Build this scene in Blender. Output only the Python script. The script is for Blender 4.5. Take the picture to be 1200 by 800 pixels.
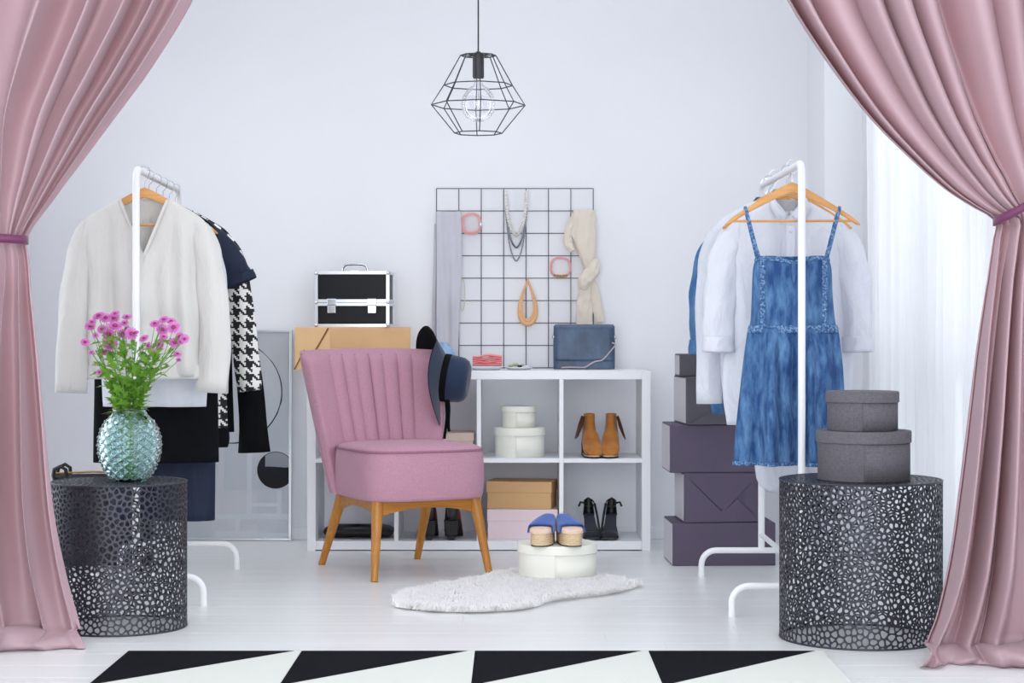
import bpy, bmesh, math, random
import numpy as np
from mathutils import Vector, Matrix
from mathutils.geometry import delaunay_2d_cdt

for _o in list(bpy.data.objects):
    bpy.data.objects.remove(_o)
C = bpy.context.scene.collection
R = math.radians
PI = math.pi

# ------------------------------------------------------------------ camera
CAM_H, FOCAL = 0.95, 2240.0
cam_d = bpy.data.cameras.new('camera')
cam_d.sensor_fit = 'HORIZONTAL'; cam_d.sensor_width = 36.0
cam_d.lens = 36.0 * FOCAL / 1200.0
cam_d.shift_y = -15.0 / 1200.0
cam_d.clip_start = 0.05
cam = bpy.data.objects.new('camera', cam_d); C.objects.link(cam)
cam.location = (0, 0, CAM_H); cam.rotation_euler = (R(90), 0, 0)
bpy.context.scene.camera = cam

# ------------------------------------------------------------------ sky, daylight, exposure
world = bpy.data.worlds.new('world'); bpy.context.scene.world = world
world.use_nodes = True
wbg = world.node_tree.nodes['Background']
wbg.inputs[0].default_value = (0.92, 0.955, 1.0, 1)
wbg.inputs[1].default_value = 2.3

def area(name, loc, rot, sx, sy, watts, col=(1, 1, 1)):
    d = bpy.data.lights.new(name, 'AREA'); d.shape = 'RECTANGLE'; d.size = sx; d.size_y = sy
    d.energy = watts; d.color = col
    o = bpy.data.objects.new(name, d); C.objects.link(o); o.location = loc; o.rotation_euler = rot
    return o
# daylight outside the window in the right-hand wall, and an unseen softbox added behind the camera for frontal light
area('window_daylight', (2.6, 6.2, 1.9), (0, R(90), 0), 2.6, 4.6, 30, (0.95, 0.97, 1.0))
area('front_softbox', (0.6, -2.0, 1.9), (R(86), 0, R(3)), 8.0, 3.4, 230, (0.97, 0.98, 1.0))
vs = bpy.context.scene.view_settings
vs.view_transform = 'Standard'; vs.look = 'None'; vs.gamma = 1.0; vs.use_curve_mapping = False
vs.exposure = -0.12

cy = bpy.context.scene.cycles
cy.max_bounces = 16; cy.diffuse_bounces = 10; cy.transmission_bounces = 14; cy.transparent_max_bounces = 16

# ------------------------------------------------------------------ measuring helpers
def PX(px, d): return (px - 600.0) * d / FOCAL          # world X of something at distance d
def PZ(py, d): return CAM_H - (py - 385.0) * d / FOCAL  # world Z of something at distance d
def lerp(a, b, t): return a + (b - a) * t
def interp(tab, x):
    """smooth piecewise interpolation of rows (x, a, b, ...) sorted by x"""
    if x <= tab[0][0]: return tab[0][1:]
    if x >= tab[-1][0]: return tab[-1][1:]
    for i in range(len(tab) - 1):
        if tab[i][0] <= x <= tab[i + 1][0]:
            p1, p2 = tab[i], tab[i + 1]
            p0 = tab[i - 1] if i else p1; p3 = tab[i + 2] if i + 2 < len(tab) else p2
            h = p2[0] - p1[0]; t = (x - p1[0]) / h if h else 0
            out = []
            for k in range(1, len(p1)):
                m1 = (p2[k] - p0[k]) / (p2[0] - p0[0] or 1) * h
                m2 = (p3[k] - p1[k]) / (p3[0] - p1[0] or 1) * h
                t2, t3 = t * t, t * t * t
                out.append((2*t3-3*t2+1)*p1[k] + (t3-2*t2+t)*m1 + (-2*t3+3*t2)*p2[k] + (t3-t2)*m2)
            return out

# ------------------------------------------------------------------ materials
def S(h):
    h = h.lstrip('#')
    c = [int(h[i:i+2], 16) / 255 for i in (0, 2, 4)]
    return tuple((x / 12.92 if x <= .04045 else ((x + .055) / 1.055) ** 2.4) for x in c) + (1,)

class NT:
    def __init__(s, m):
        s.t = m.node_tree; s.t.nodes.clear()
    def n(s, typ, inp=None, **kw):
        nd = s.t.nodes.new(typ)
        for k, v in kw.items(): setattr(nd, k, v)
        for k, v in (inp or {}).items():
            sock = nd.inputs[k]
            if isinstance(v, bpy.types.NodeSocket): s.t.links.new(v, sock)
            else: sock.default_value = v
        return nd
    def math(s, op, a, b=None, clamp=False):
        nd = s.n('ShaderNodeMath', operation=op, use_clamp=clamp)
        for i, v in enumerate((a, b)):
            if v is None: continue
            if isinstance(v, bpy.types.NodeSocket): s.t.links.new(v, nd.inputs[i])
            else: nd.inputs[i].default_value = v
        return nd.outputs[0]
    def mix(s, f, a, b):
        nd = s.n('ShaderNodeMix', data_type='RGBA')
        for i, v in ((0, f), (6, a), (7, b)):
            if isinstance(v, bpy.types.NodeSocket): s.t.links.new(v, nd.inputs[i])
            else: nd.inputs[i].default_value = v
        return nd.outputs[2]
    def coord(s, kind='Object', scale=(1, 1, 1), rot=(0, 0, 0)):
        tc = s.n('ShaderNodeTexCoord')
        mp = s.n('ShaderNodeMapping', {'Vector': tc.outputs[kind], 'Scale': scale, 'Rotation': rot})
        return mp.outputs[0]

def newmat(name):
    m = bpy.data.materials.new(name); m.use_nodes = True
    return m, NT(m)

def mat(name, col, rough=.6, metal=0, var=.06, scale=(6, 6, 6), bump=0, bscale=300, sheen=0,
        transl=0, tcol=None, coat=0, spec=.5, col2=None, thresh=None, detail=4, weave=None, crumple=0, cscale=(16, 16, 16)):
    """principled material with a noise-driven colour variation and a fine bump"""
    m, t = newmat(name)
    col = S(col) if isinstance(col, str) else tuple(col)
    c2 = (S(col2) if isinstance(col2, str) else col2) if col2 else None
    co = t.coord('Object', scale)
    nz = t.n('ShaderNodeTexNoise', {'Vector': co, 'Scale': 1.0, 'Detail': detail, 'Roughness': .6})
    f = nz.outputs[0]
    if c2:
        lo, hi = thresh or (.35, .65)
        mr = t.n('ShaderNodeMapRange', {'Value': f, 'From Min': lo, 'From Max': hi})
        cc = t.mix(mr.outputs[0], col, c2)
    else:
        a = tuple(max(0, x * (1 - var)) for x in col[:3]) + (1,)
        b = tuple(min(1, x * (1 + var)) for x in col[:3]) + (1,)
        mr = t.n('ShaderNodeMapRange', {'Value': f, 'From Min': .3, 'From Max': .7})
        cc = t.mix(mr.outputs[0], a, b)
    nrm = None
    if weave:   # woven threads: fine crossed streaks in colour and height
        wx = t.n('ShaderNodeTexNoise', {'Vector': t.coord('Object', (weave*.25, weave*.25, weave*2)), 'Scale': 1.0, 'Detail': 2})
        wz = t.n('ShaderNodeTexNoise', {'Vector': t.coord('Object', (weave*2, weave*2, weave*.25)), 'Scale': 1.0, 'Detail': 2})
        w = t.math('MULTIPLY', t.math('ADD', wx.outputs[0], wz.outputs[0]), .5)
        mw = t.n('ShaderNodeMapRange', {'Value': w, 'From Min': .38, 'From Max': .62})
        dark = tuple(x * .72 for x in col[:3]) + (1,)
        light = tuple(min(1, x * 1.25 + .03) for x in col[:3]) + (1,)
        cc = t.mix(.55, cc, t.mix(mw.outputs[0], dark, light))
        nrm = t.n('ShaderNodeBump', {'Height': w, 'Strength': .35, 'Distance': .001}).outputs[0]
    elif bump:
        bz = t.n('ShaderNodeTexNoise', {'Vector': t.coord('Object', (bscale,)*3), 'Scale': 1.0, 'Detail': 3})
        nrm = t.n('ShaderNodeBump', {'Height': bz.outputs[0], 'Strength': bump, 'Distance': .002}).outputs[0]
    if crumple:   # soft creases of worn cloth
        cz = t.n('ShaderNodeTexNoise', {'Vector': t.coord('Object', cscale), 'Scale': 1.0, 'Detail': 3, 'Roughness': .55, 'Distortion': .8})
        bi = {'Height': cz.outputs[0], 'Strength': crumple, 'Distance': .03}
        if nrm: bi['Normal'] = nrm
        nrm = t.n('ShaderNodeBump', bi).outputs[0]
    p = t.n('ShaderNodeBsdfPrincipled', {'Base Color': cc, 'Roughness': rough, 'Metallic': metal,
            'Sheen Weight': sheen, 'Coat Weight': coat, 'Specular IOR Level': spec})
    if nrm: t.t.links.new(nrm, p.inputs['Normal'])
    out = t.n('ShaderNodeOutputMaterial')
    sh = p.outputs[0]
    if transl:
        tb = t.n('ShaderNodeBsdfTranslucent', {'Color': (S(tcol) if isinstance(tcol, str) else (tcol or col))})
        if nrm: t.t.links.new(nrm, tb.inputs['Normal'])
        sh = t.n('ShaderNodeMixShader', {0: transl, 1: sh, 2: tb.outputs[0]}).outputs[0]
    t.t.links.new(sh, out.inputs[0])
    return m

def wood(name, c1, c2, axis=2, scale=14, rough=.42):
    m, t = newmat(name)
    sc = [scale * 3] * 3; sc[axis] = scale * .18
    nz = t.n('ShaderNodeTexNoise', {'Vector': t.coord('Object', sc), 'Scale': 1.0, 'Detail': 6, 'Roughness': .65, 'Distortion': .6})
    mr = t.n('ShaderNodeMapRange', {'Value': nz.outputs[0], 'From Min': .3, 'From Max': .7})
    cc = t.mix(mr.outputs[0], S(c1), S(c2))
    bp = t.n('ShaderNodeBump', {'Height': nz.outputs[0], 'Strength': .12, 'Distance': .001})
    p = t.n('ShaderNodeBsdfPrincipled', {'Base Color': cc, 'Roughness': rough, 'Normal': bp.outputs[0]})
    o = t.n('ShaderNodeOutputMaterial', {0: p.outputs[0]})
    return m

def thin_glass(name, tint=(1, 1, 1, 1), refl=.06):
    m, t = newmat(name)
    tr = t.n('ShaderNodeBsdfTransparent', {'Color': tint})
    gl = t.n('ShaderNodeBsdfGlossy', {'Roughness': .02, 'Color': (1, 1, 1, 1)})
    lw = t.n('ShaderNodeLayerWeight', {'Blend': .25})
    f = t.math('ADD', t.math('MULTIPLY', lw.outputs[0], .75), refl, True)
    mx = t.n('ShaderNodeMixShader', {0: f, 1: tr.outputs[0], 2: gl.outputs[0]})
    t.n('ShaderNodeOutputMaterial', {0: mx.outputs[0]})
    return m

def glass(name, tint, rough=.02, ior=1.45):
    m, t = newmat(name)
    p = t.n('ShaderNodeBsdfPrincipled', {'Base Color': tint, 'Roughness': rough, 'IOR': ior, 'Transmission Weight': 1.0})
    t.n('ShaderNodeOutputMaterial', {0: p.outputs[0]})
    return m

def sheer_mat(name):
    m, t = newmat(name)
    nz = t.n('ShaderNodeTexNoise', {'Vector': t.coord('Object', (400, 30, 4)), 'Scale': 1.0, 'Detail': 2})
    col = t.mix(nz.outputs[0], (.76, .77, .79, 1), (.86, .86, .87, 1))
    df = t.n('ShaderNodeBsdfDiffuse', {'Color': col})
    tl = t.n('ShaderNodeBsdfTranslucent', {'Color': col})
    tr = t.n('ShaderNodeBsdfTransparent')
    a = t.n('ShaderNodeMixShader', {0: .55, 1: df.outputs[0], 2: tl.outputs[0]})
    b = t.n('ShaderNodeMixShader', {0: .10, 1: a.outputs[0], 2: tr.outputs[0]})
    t.n('ShaderNodeOutputMaterial', {0: b.outputs[0]})
    return m

def frosted_mat(name):
    m, t = newmat(name)
    nz = t.n('ShaderNodeTexNoise', {'Vector': t.coord('Object', (90, 90, 90)), 'Scale': 1.0})
    col = t.mix(nz.outputs[0], (.90, .92, .94, 1), (.95, .96, .97, 1))
    a = t.n('ShaderNodeMixShader', {0: .8, 1: t.n('ShaderNodeBsdfDiffuse', {'Color': col}).outputs[0], 2: t.n('ShaderNodeBsdfTranslucent', {'Color': col}).outputs[0]})
    t.n('ShaderNodeOutputMaterial', {0: a.outputs[0]})
    return m

def houndstooth(name, thread=.0062):
    """true houndstooth: a 2/2 twill of four light and four dark threads"""
    m, t = newmat(name)
    sp = t.n('ShaderNodeSeparateXYZ', {0: t.coord('Object', (1/thread, 1/thread, 1/thread))})
    x = t.math('FLOOR', t.math('ADD', sp.outputs[0], 4000)); z = t.math('FLOOR', t.math('ADD', sp.outputs[2], 4000))
    tw = t.math('LESS_THAN', t.math('MODULO', t.math('ADD', x, z), 4), 1.5)
    wx = t.math('LESS_THAN', t.math('MODULO', x, 8), 3.5)
    wz = t.math('LESS_THAN', t.math('MODULO', z, 8), 3.5)
    pick = t.math('ADD', t.math('MULTIPLY', tw, wx), t.math('MULTIPLY', t.math('SUBTRACT', 1.0, tw), wz))
    cc = t.mix(pick, S('#e6e4e0'), S('#15161c'))
    p = t.n('ShaderNodeBsdfPrincipled', {'Base Color': cc, 'Roughness': .85})
    t.n('ShaderNodeOutputMaterial', {0: p.outputs[0]})
    return m

def print_mat(name):
    """flat printed sheet: large thin ring and a smaller half-dark disc on pale grey (object coords, x right, z up)"""
    m, t = newmat(name)
    co = t.coord('Object')
    sp = t.n('ShaderNodeSeparateXYZ', {0: co})
    def dist(cx, cz):
        a = t.math('SUBTRACT', sp.outputs[0], cx); b = t.math('SUBTRACT', sp.outputs[2], cz)
        return t.math('SQRT', t.math('ADD', t.math('MULTIPLY', a, a), t.math('MULTIPLY', b, b)))
    nz = t.n('ShaderNodeTexNoise', {'Vector': t.coord('Object', (7, 7, 7)), 'Scale': 1.0, 'Detail': 5})
    base = t.mix(nz.outputs[0], S('#ccd4dc'), S('#dfe4ea'))
    d1 = dist(.058, .665)
    rag = t.math('MULTIPLY', t.math('SUBTRACT', nz.outputs[0], .5), .02)
    inring = t.math('LESS_THAN', d1, .228)
    c = t.mix(inring, base, S('#dde2e8'))
    edge = t.math('MULTIPLY', t.math('LESS_THAN', t.math('ADD', d1, rag), .232), t.math('GREATER_THAN', d1, .227))
    c = t.mix(edge, c, S('#2a2c33'))
    d2 = dist(.262, .315)
    disc = t.math('LESS_THAN', d2, .083)
    up = t.math('MULTIPLY', t.math('GREATER_THAN', t.math('ADD', sp.outputs[2], t.math('MULTIPLY', nz.outputs[0], .03)), .345), t.math('GREATER_THAN', sp.outputs[0], .215))
    inner = t.mix(t.math('MULTIPLY', up, t.math('LESS_THAN', d2, .080)), S('#101116'), S('#a9aeb6'))
    c = t.mix(disc, c, inner)
    p = t.n('ShaderNodeBsdfPrincipled', {'Base Color': c, 'Roughness': .7})
    t.n('ShaderNodeOutputMaterial', {0: p.outputs[0]})
    return m

M = dict(
    wall=mat('wall_paint', '#e9eaee', .85, var=.012, scale=(2, 2, 2), bump=.05, bscale=250),
    trim=mat('trim_paint', '#eceef1', .5, var=.01),
    ceiling=mat('ceiling_paint', '#eeeeef', .9, var=.01),
    floor=mat('whitewashed_board', '#dcdcdc', .30, var=.045, scale=(1.2, 26, 8), bump=.06, bscale=60, detail=6),
    subfloor=mat('subfloor', '#8f9093', .8),
    curtain=mat('pink_sateen', '#b9a1a9', .36, var=.03, scale=(3, 3, 3), sheen=.10, transl=.30, tcol='#de3c3c', bump=.06, bscale=900),
    plum=mat('plum_ribbon', '#5e1a4a', .45, sheen=.3),
    sheer=sheer_mat('sheer_voile'),
    white_metal=mat('white_powder_coat', '#e8e9ec', .35, var=.01),
    chrome=mat('chrome', '#d5d8dd', .18, 1.0, var=.02),
    alu=mat('brushed_aluminium', '#d9dce2', .32, .85, var=.03),
    brass=mat('brass', '#c49a4a', .3, 1.0),
    black_metal=mat('black_powder_coat', '#25262c', .45, var=.05),
    lattice=mat('dark_lattice_metal', '#3a3a44', .36, .55, var=.08),
    grid=mat('dark_grid_wire', '#50505c', .45, .3),
    hanger=wood('hanger_beech', '#c9904f', '#dba468', 0, 20),
    legwood=wood('honey_wood', '#9a5f1c', '#bd8230', 2, 16, .38),
    chair=mat('pink_melange_wool', '#b28496', .9, var=.03, scale=(12, 12, 12), sheen=.05, weave=620),
    piping=mat('dusky_pink_piping', '#94647a', .85, weave=420),
    navy=mat('navy_felt', '#26324a', .95, var=.08, sheen=.2, spec=.2, bump=.15, bscale=700),
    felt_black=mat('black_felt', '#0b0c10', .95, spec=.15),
    shelf=mat('white_laminate', '#e6e8ec', .42, var=.008),
    kraft=mat('kraft_paper', '#dab180', .75, var=.04, scale=(9, 9, 9), bump=.12, bscale=60),
    kraft_dark=mat('dark_kraft', '#8a6236', .8),
    tan_card=mat('tan_card', '#cfa878', .7, var=.03),
    pink_card=mat('pale_pink_card', '#e6d3d8', .7, var=.02),
    beige_card=mat('beige_pink_card', '#d9c3b6', .7, var=.02),
    pale_card=mat('pale_grey_card', '#c4c3ca', .6, var=.02),
    cream=mat('cream_card', '#e9e9df', .65, var=.02, scale=(4, 4, 30), bump=.05, bscale=120),
    greybox=mat('grey_linen_card', '#58555d', .85, var=.05, scale=(30, 30, 6), weave=300),
    giftpaper=mat('dark_mauve_paper', '#50455a', .62, var=.07, scale=(5, 5, 5), bump=.2, bscale=25),
    giftpaper2=mat('charcoal_paper', '#4a4750', .6, var=.07, scale=(5, 5, 5), bump=.2, bscale=25),
    giftfold=mat('paper_fold', '#302d35', .7),
    blackpanel=mat('black_panel', '#0c0e14', .45, var=.05, spec=.25),
    silk=mat('white_silk', '#dddcd9', .5, var=.012, transl=.22, tcol='#f0efec', sheen=.1, crumple=.35, cscale=(22, 22, 5)),
    cotton=mat('white_cotton', '#dfe2ea', .75, var=.012, transl=.2, tcol='#f2f3f7', crumple=.55, cscale=(15, 15, 8)),
    blackcloth=mat('black_cloth', '#0b0c11', .85, var=.1, spec=.12, crumple=.4, cscale=(12, 12, 6)),
    navycloth=mat('navy_cotton', '#162138', .65, var=.08, spec=.3, crumple=.4, cscale=(12, 12, 6)),
    hound=houndstooth('houndstooth_wool'),
    denim=mat('acid_wash_denim', '#1a4479', .85, col2='#6793be', thresh=(.38, .78), scale=(40, 40, 11), detail=12, bump=.2, bscale=900, crumple=.5, cscale=(22, 22, 6)),
    denim_mid=mat('mid_blue_denim', '#336290', .85, col2='#6289b0', thresh=(.4, .75), scale=(18, 18, 9), detail=8, bump=.2, bscale=900, crumple=.5, cscale=(16, 16, 9)),
    denim_seam=mat('denim_seam', '#2f5586', .85, col2='#8db0d2', thresh=(.45, .7), scale=(140, 140, 140)),
    aqua=glass('aqua_glass', (.73, .945, .935, 1)),
    water=glass('water', (.97, 1, .99, 1), 0, 1.33),
    clear=thin_glass('clear_bulb_glass', (.97, .98, 1, 1), .05),
    frosted=frosted_mat('frosted_glass'),
    pane=thin_glass('window_glass', (.98, .99, 1, 1), .03),
    picture_glass=thin_glass('picture_glass', (1, 1, 1, 1), .05),
    stem=mat('green_stem', '#5f8f35', .6, var=.15),
    leaf=mat('green_leaf', '#3f7427', .55, col2='#7da840', scale=(60, 60, 60), transl=.3, tcol='#9fd04a'),
    petal=mat('pink_petal', '#c05fb0', .6, col2='#d98cca', scale=(120, 120, 120), transl=.25, tcol='#f0a0e0'),
    flower_eye=mat('plum_flower_eye', '#8d2f5f', .8),
    print=print_mat('abstract_print'),
    rug_black=mat('black_wool_pile', '#0b0c12', .97, var=.25, spec=.1, scale=(60, 200, 60), bump=.5, bscale=500),
    rug_white=mat('ivory_wool_pile', '#c8c9c4', .97, var=.03, scale=(60, 200, 60), bump=.4, bscale=500),
    fur=mat('white_fur', '#fbfafa', .9, var=.01, transl=.35, tcol='#fdfcfb'),
    hide=mat('hide', '#efecea', .9),
    bag=mat('navy_leather', '#34455e', .42, col2='#4d6480', scale=(14, 14, 10), thresh=(.35, .75), bump=.15, bscale=220),
    black_leather=mat('black_leather', '#15161b', .38, var=.1, bump=.12, bscale=200),
    tan_leather=mat('tan_suede', '#9a5a1c', .75, col2='#b87728', scale=(18, 18, 18), sheen=.25),
    brown_suede=mat('brown_suede', '#5f3018', .85, var=.12),
    sole_tan=mat('tan_sole', '#cdae8a', .6),
    black_sole=mat('black_rubber', '#141418', .6),
    red_suede=mat('dark_red_suede', '#7d2a2c', .75),
    blue_suede=mat('blue_suede', '#1b4b9c', .85, var=.1, scale=(40, 40, 40), sheen=.3),
    jute=mat('jute_rope', '#cbb08a', .9, col2='#ddc8a6', scale=(160, 160, 300), bump=.4, bscale=400),
    insole=mat('nude_leather', '#dcbfae', .55),
    greycloth=mat('grey_lilac_cloth', '#d0cfd8', .85, var=.04, transl=.15, tcol='#d0d0da'),
    creamcloth=mat('cream_scarf_cloth', '#eae1d3', .9, var=.04, transl=.2, tcol='#e8dfd0'),
    rosepink=mat('rose_leather', '#dca3a3', .45),
    salmon=mat('salmon_cloth', '#ec9496', .85, var=.06),
    orange=mat('peach_cord', '#d9a878', .4, var=.06),
    gold=mat('pale_gold', '#d9cda0', .3, .7),
    silver=mat('dark_silver', '#8f9098', .3, .8),
    pearl=mat('pearl', '#d9d5d0', .25),
    porcelain=mat('white_porcelain', '#d5d7dc', .25),
    paleblue=mat('pale_blue_cloth', '#a9c9ea', .8, transl=.2, tcol='#c0dcf5'),
    sage=mat('sage_enamel', '#9fae86', .4),
    lilac_strap=mat('lilac_chain', '#b9a6ae', .4, .3),
)

# ------------------------------------------------------------------ mesh building
class MB:
    def __init__(s): s.v = []; s.f = []; s.mi = []; s.cur = 0
    def add(s, vs, fs):
        o = len(s.v); s.v += [tuple(p) for p in vs]
        s.f += [tuple(i + o for i in f) for f in fs]; s.mi += [s.cur] * len(fs)
        return s
    def box(s, x0, x1, y0, y1, z0, z1, mtx=None):
        v = [Vector((x, y, z)) for x in (x0, x1) for y in (y0, y1) for z in (z0, z1)]
        if mtx is not None: v = [mtx @ p for p in v]
        return s.add(v, [(0,1,3,2),(4,6,7,5),(0,4,5,1),(2,3,7,6),(0,2,6,4),(1,5,7,3)])
    def loft(s, rings, closed=True, cap0=False, cap1=False, loop=False):
        n = len(rings[0]); v = [p for r in rings for p in r]; f = []
        m = len(rings)
        for i in range(m if loop else m - 1):
            i2 = (i + 1) % m
            for j in range(n if closed else n - 1):
                j2 = (j + 1) % n
                f.append((i*n+j, i*n+j2, i2*n+j2, i2*n+j))
        if cap0: f.append(tuple(range(n - 1, -1, -1)))
        if cap1: f.append(tuple((m-1)*n + j for j in range(n)))
        return s.add(v, f)
    def lathe(s, prof, n=48, c=(0, 0, 0), cap0=True, cap1=True):
        rings = [[(c[0] + r*math.cos(2*PI*j/n), c[1] + r*math.sin(2*PI*j/n), c[2] + z) for j in range(n)] for r, z in prof]
        return s.loft(rings, True, cap0, cap1)
    def tube(s, pts, r, n=10, loop=False, caps=True, flat=1.0):
        pts = [Vector(p) for p in pts]; m = len(pts)
        rr = r if isinstance(r, (list, tuple)) else [r] * m
        rings = []; up = None
        for i, p in enumerate(pts):
            a = pts[i-1] if (i or loop) else pts[0]; b = pts[(i+1) % m] if (i < m-1 or loop) else pts[-1]
            t = (b - a)
            t = t.normalized() if t.length > 1e-9 else Vector((0, 0, 1))
            if up is None:
                up = Vector((0, 1, 0)) if abs(t.y) < .9 else Vector((1, 0, 0))
            up = (up - t * up.dot(t)).normalized()
            sd = t.cross(up)
            rings.append([p + (up*math.cos(2*PI*j/n)*flat + sd*math.sin(2*PI*j/n)) * rr[i] for j in range(n)])
        return s.loft(rings, True, caps and not loop, caps and not loop, loop)
    def sweep(s, path, secs, N=28, wr=0, seed=0, cap0=False, cap1=False, nf=5, pw=1.0):
        """tube along a path in the XZ plane; secs gives (in-plane radius, depth radius) at each point; wr adds cloth wrinkles"""
        rings = []; m = len(path)
        rnd = random.Random(seed); ph = [rnd.uniform(0, 6.28) for _ in range(6)]
        for i, p in enumerate(path):
            p = Vector(p); a = Vector(path[max(0, i-1)]); b = Vector(path[min(m-1, i+1)])
            t = (b - a).normalized(); dy = Vector((0, 1, 0)); dy = (dy - t*dy.dot(t)).normalized(); dx = t.cross(dy)
            ra, rb = secs[i]; ring = []
            for j in range(N):
                an = 2*PI*j/N
                w = 1 + wr*(math.sin(nf*an + ph[0] + i*.25) * .6 + math.sin(3*an + ph[1] - i*.5)*.5 + math.sin(2*an + i*1.1 + ph[2])*.5)
                ca, sa = math.cos(an), math.sin(an)
                ca = math.copysign(abs(ca)**pw, ca); sa = math.copysign(abs(sa)**pw, sa)
                ring.append(p + dx*ca*ra*w + dy*sa*rb*w)
            rings.append(ring)
        return s.loft(rings, True, cap0, cap1)
    def prism(s, poly, z0, z1):
        n = len(poly)
        v = [(x, y, z0) for x, y in poly] + [(x, y, z1) for x, y in poly]
        f = [tuple(range(n-1, -1, -1)), tuple(range(n, 2*n))] + [(j, (j+1) % n, n+(j+1) % n, n+j) for j in range(n)]
        return s.add(v, f)
    def slab(s, poly, y0, y1):
        """prism of an (x, z) outline through the depth y0..y1"""
        n = len(poly)
        v = [(x, y0, z) for x, z in poly] + [(x, y1, z) for x, z in poly]
        f = [tuple(range(n)), tuple(range(2*n-1, n-1, -1))] + [(j, n+j, n+(j+1) % n, (j+1) % n) for j in range(n)]
        return s.add(v, f)
    def ball(s, c, r, n=12, m=8, sx=1, sy=1, sz=1):
        rings = []
        for i in range(m + 1):
            a = -PI/2 + PI*i/m; q = max(math.cos(a), .02)
            rings.append([(c[0]+r*sx*q*math.cos(2*PI*j/n), c[1]+r*sy*q*math.sin(2*PI*j/n), c[2]+r*sz*math.sin(a)) for j in range(n)])
        return s.loft(rings, True, True, True)
    def sheet(s, rows):
        return s.loft(rows, False)
    def build(s, name, mats, parent=None, smooth=True, angle=40, bevel=0, solid=0, loc=None, rot=None, subsurf=0, bseg=2):
        me = bpy.data.meshes.new(name); me.from_pydata(s.v, [], s.f)
        if not isinstance(mats, (list, tuple)): mats = [mats]
        for m in mats: me.materials.append(m)
        if len(mats) > 1: me.polygons.foreach_set('material_index', s.mi)
        bm = bmesh.new(); bm.from_mesh(me)
        bmesh.ops.recalc_face_normals(bm, faces=bm.faces); bm.to_mesh(me); bm.free()
        if smooth:
            me.polygons.foreach_set('use_smooth', [True] * len(me.polygons))
            me.set_sharp_from_angle(angle=R(angle))
        o = bpy.data.objects.new(name, me); C.objects.link(o)
        if parent: o.parent = parent
        if loc: o.location = loc
        if rot: o.rotation_euler = rot
        if solid:
            md = o.modifiers.new('solid', 'SOLIDIFY'); md.thickness = solid; md.offset = 0
        if bevel:
            md = o.modifiers.new('bevel', 'BEVEL'); md.width = bevel; md.segments = bseg; md.limit_method = 'ANGLE'; md.angle_limit = R(40)
        if subsurf:
            md = o.modifiers.new('sub', 'SUBSURF'); md.levels = subsurf; md.render_levels = subsurf
        return o

def thing(name, label, cat, loc=(0, 0, 0), rotz=0, group=None):
    o = bpy.data.objects.new(name, None); C.objects.link(o); o.empty_display_size = .05
    o.location = loc; o.rotation_euler = (0, 0, rotz); o['label'] = label; o['category'] = cat
    if group: o['group'] = group
    return o
def tag(o, label, cat, group=None):
    o['label'] = label; o['category'] = cat
    if group: o['group'] = group
    return o
def struct(o): o['kind'] = 'structure'; return o
def clone(o, name=None, parent=None, loc=None, rot=None, scale=None):
    c = o.copy(); C.objects.link(c)
    if name: c.name = name
    if parent: c.parent = parent
    if loc is not None: c.location = loc
    if rot is not None: c.rotation_euler = rot
    if scale is not None: c.scale = scale
    return c
def dup(root, loc, rotz, label, group=None):
    r = root.copy(); C.objects.link(r); r.location = loc; r.rotation_euler = (0, 0, rotz); r['label'] = label
    if group: r['group'] = group
    for ch in list(root.children):
        c = ch.copy(); C.objects.link(c); c.parent = r
        for g in list(ch.children):
            d = g.copy(); C.objects.link(d); d.parent = c
    return r

# ================================================================== THE ROOM
YB, XL, XR, ZC, YF = 8.63, -2.17, 1.62, 2.78, 3.3
sub = struct(MB().box(XL-.1, XR+.1, YF, YB+.1, -.08, -.012).build('floor', M['subfloor'], smooth=False))
rng = random.Random(4)
bw = .19; y = YB - .002; row = 0
lengths = {}
while y > YF:
    x = XL + rng.uniform(-1.6, 0)
    while x < XR:
        L = rng.choice((1.6, 1.9, 2.2))
        a, b = max(x, XL), min(x + L, XR)
        if b - a > .05:
            MB().box(a + .0002, b - .0002, y - bw + .0002, y - .0002, -.012, 0).build('floor_board', M['floor'], sub, smooth=False, bevel=.0006, bseg=1)
        x += L
    y -= bw; row += 1
struct(MB().box(XL-.1, XR+.1, YB, YB+.1, 0, ZC).build('wall_back', M['wall'], smooth=False))
LY0, LY1, LZ0, LZ1 = 5.95, 8.38, .12, 2.5
wl = MB().box(XL-.1, XL, YF, LY0, 0, ZC).box(XL-.1, XL, LY1, YB, 0, ZC).box(XL-.1, XL, LY0, LY1, 0, LZ0).box(XL-.1, XL, LY0, LY1, LZ1, ZC)
struct(wl.build('wall_left', M['wall'], smooth=False))
lw = bpy.data.objects.new('window_4', None); C.objects.link(lw); lw.location = (XL-.06, LY0, LZ0); lw['kind'] = 'structure'  # unseen window, added to brighten the left side of the room
D_, H_ = LY1-LY0, LZ1-LZ0
MB().box(-.03, .03, 0, .05, 0, H_).box(-.03, .03, D_-.05, D_, 0, H_).box(-.03, .03, .05, D_-.05, 0, .05).box(-.03, .03, .05, D_-.05, H_-.05, H_).build('window_frame', M['trim'], lw, smooth=False)
MB().box(-.028, .028, D_/2-.03, D_/2+.03, .05, H_-.05).build('mullion', M['trim'], lw, smooth=False)
for a, b in ((.05, D_/2-.03), (D_/2+.03, D_-.05)):
    MB().box(-.003, .003, a, b, .05, H_-.05).build('pane', M['pane'], lw, smooth=False)
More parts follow.
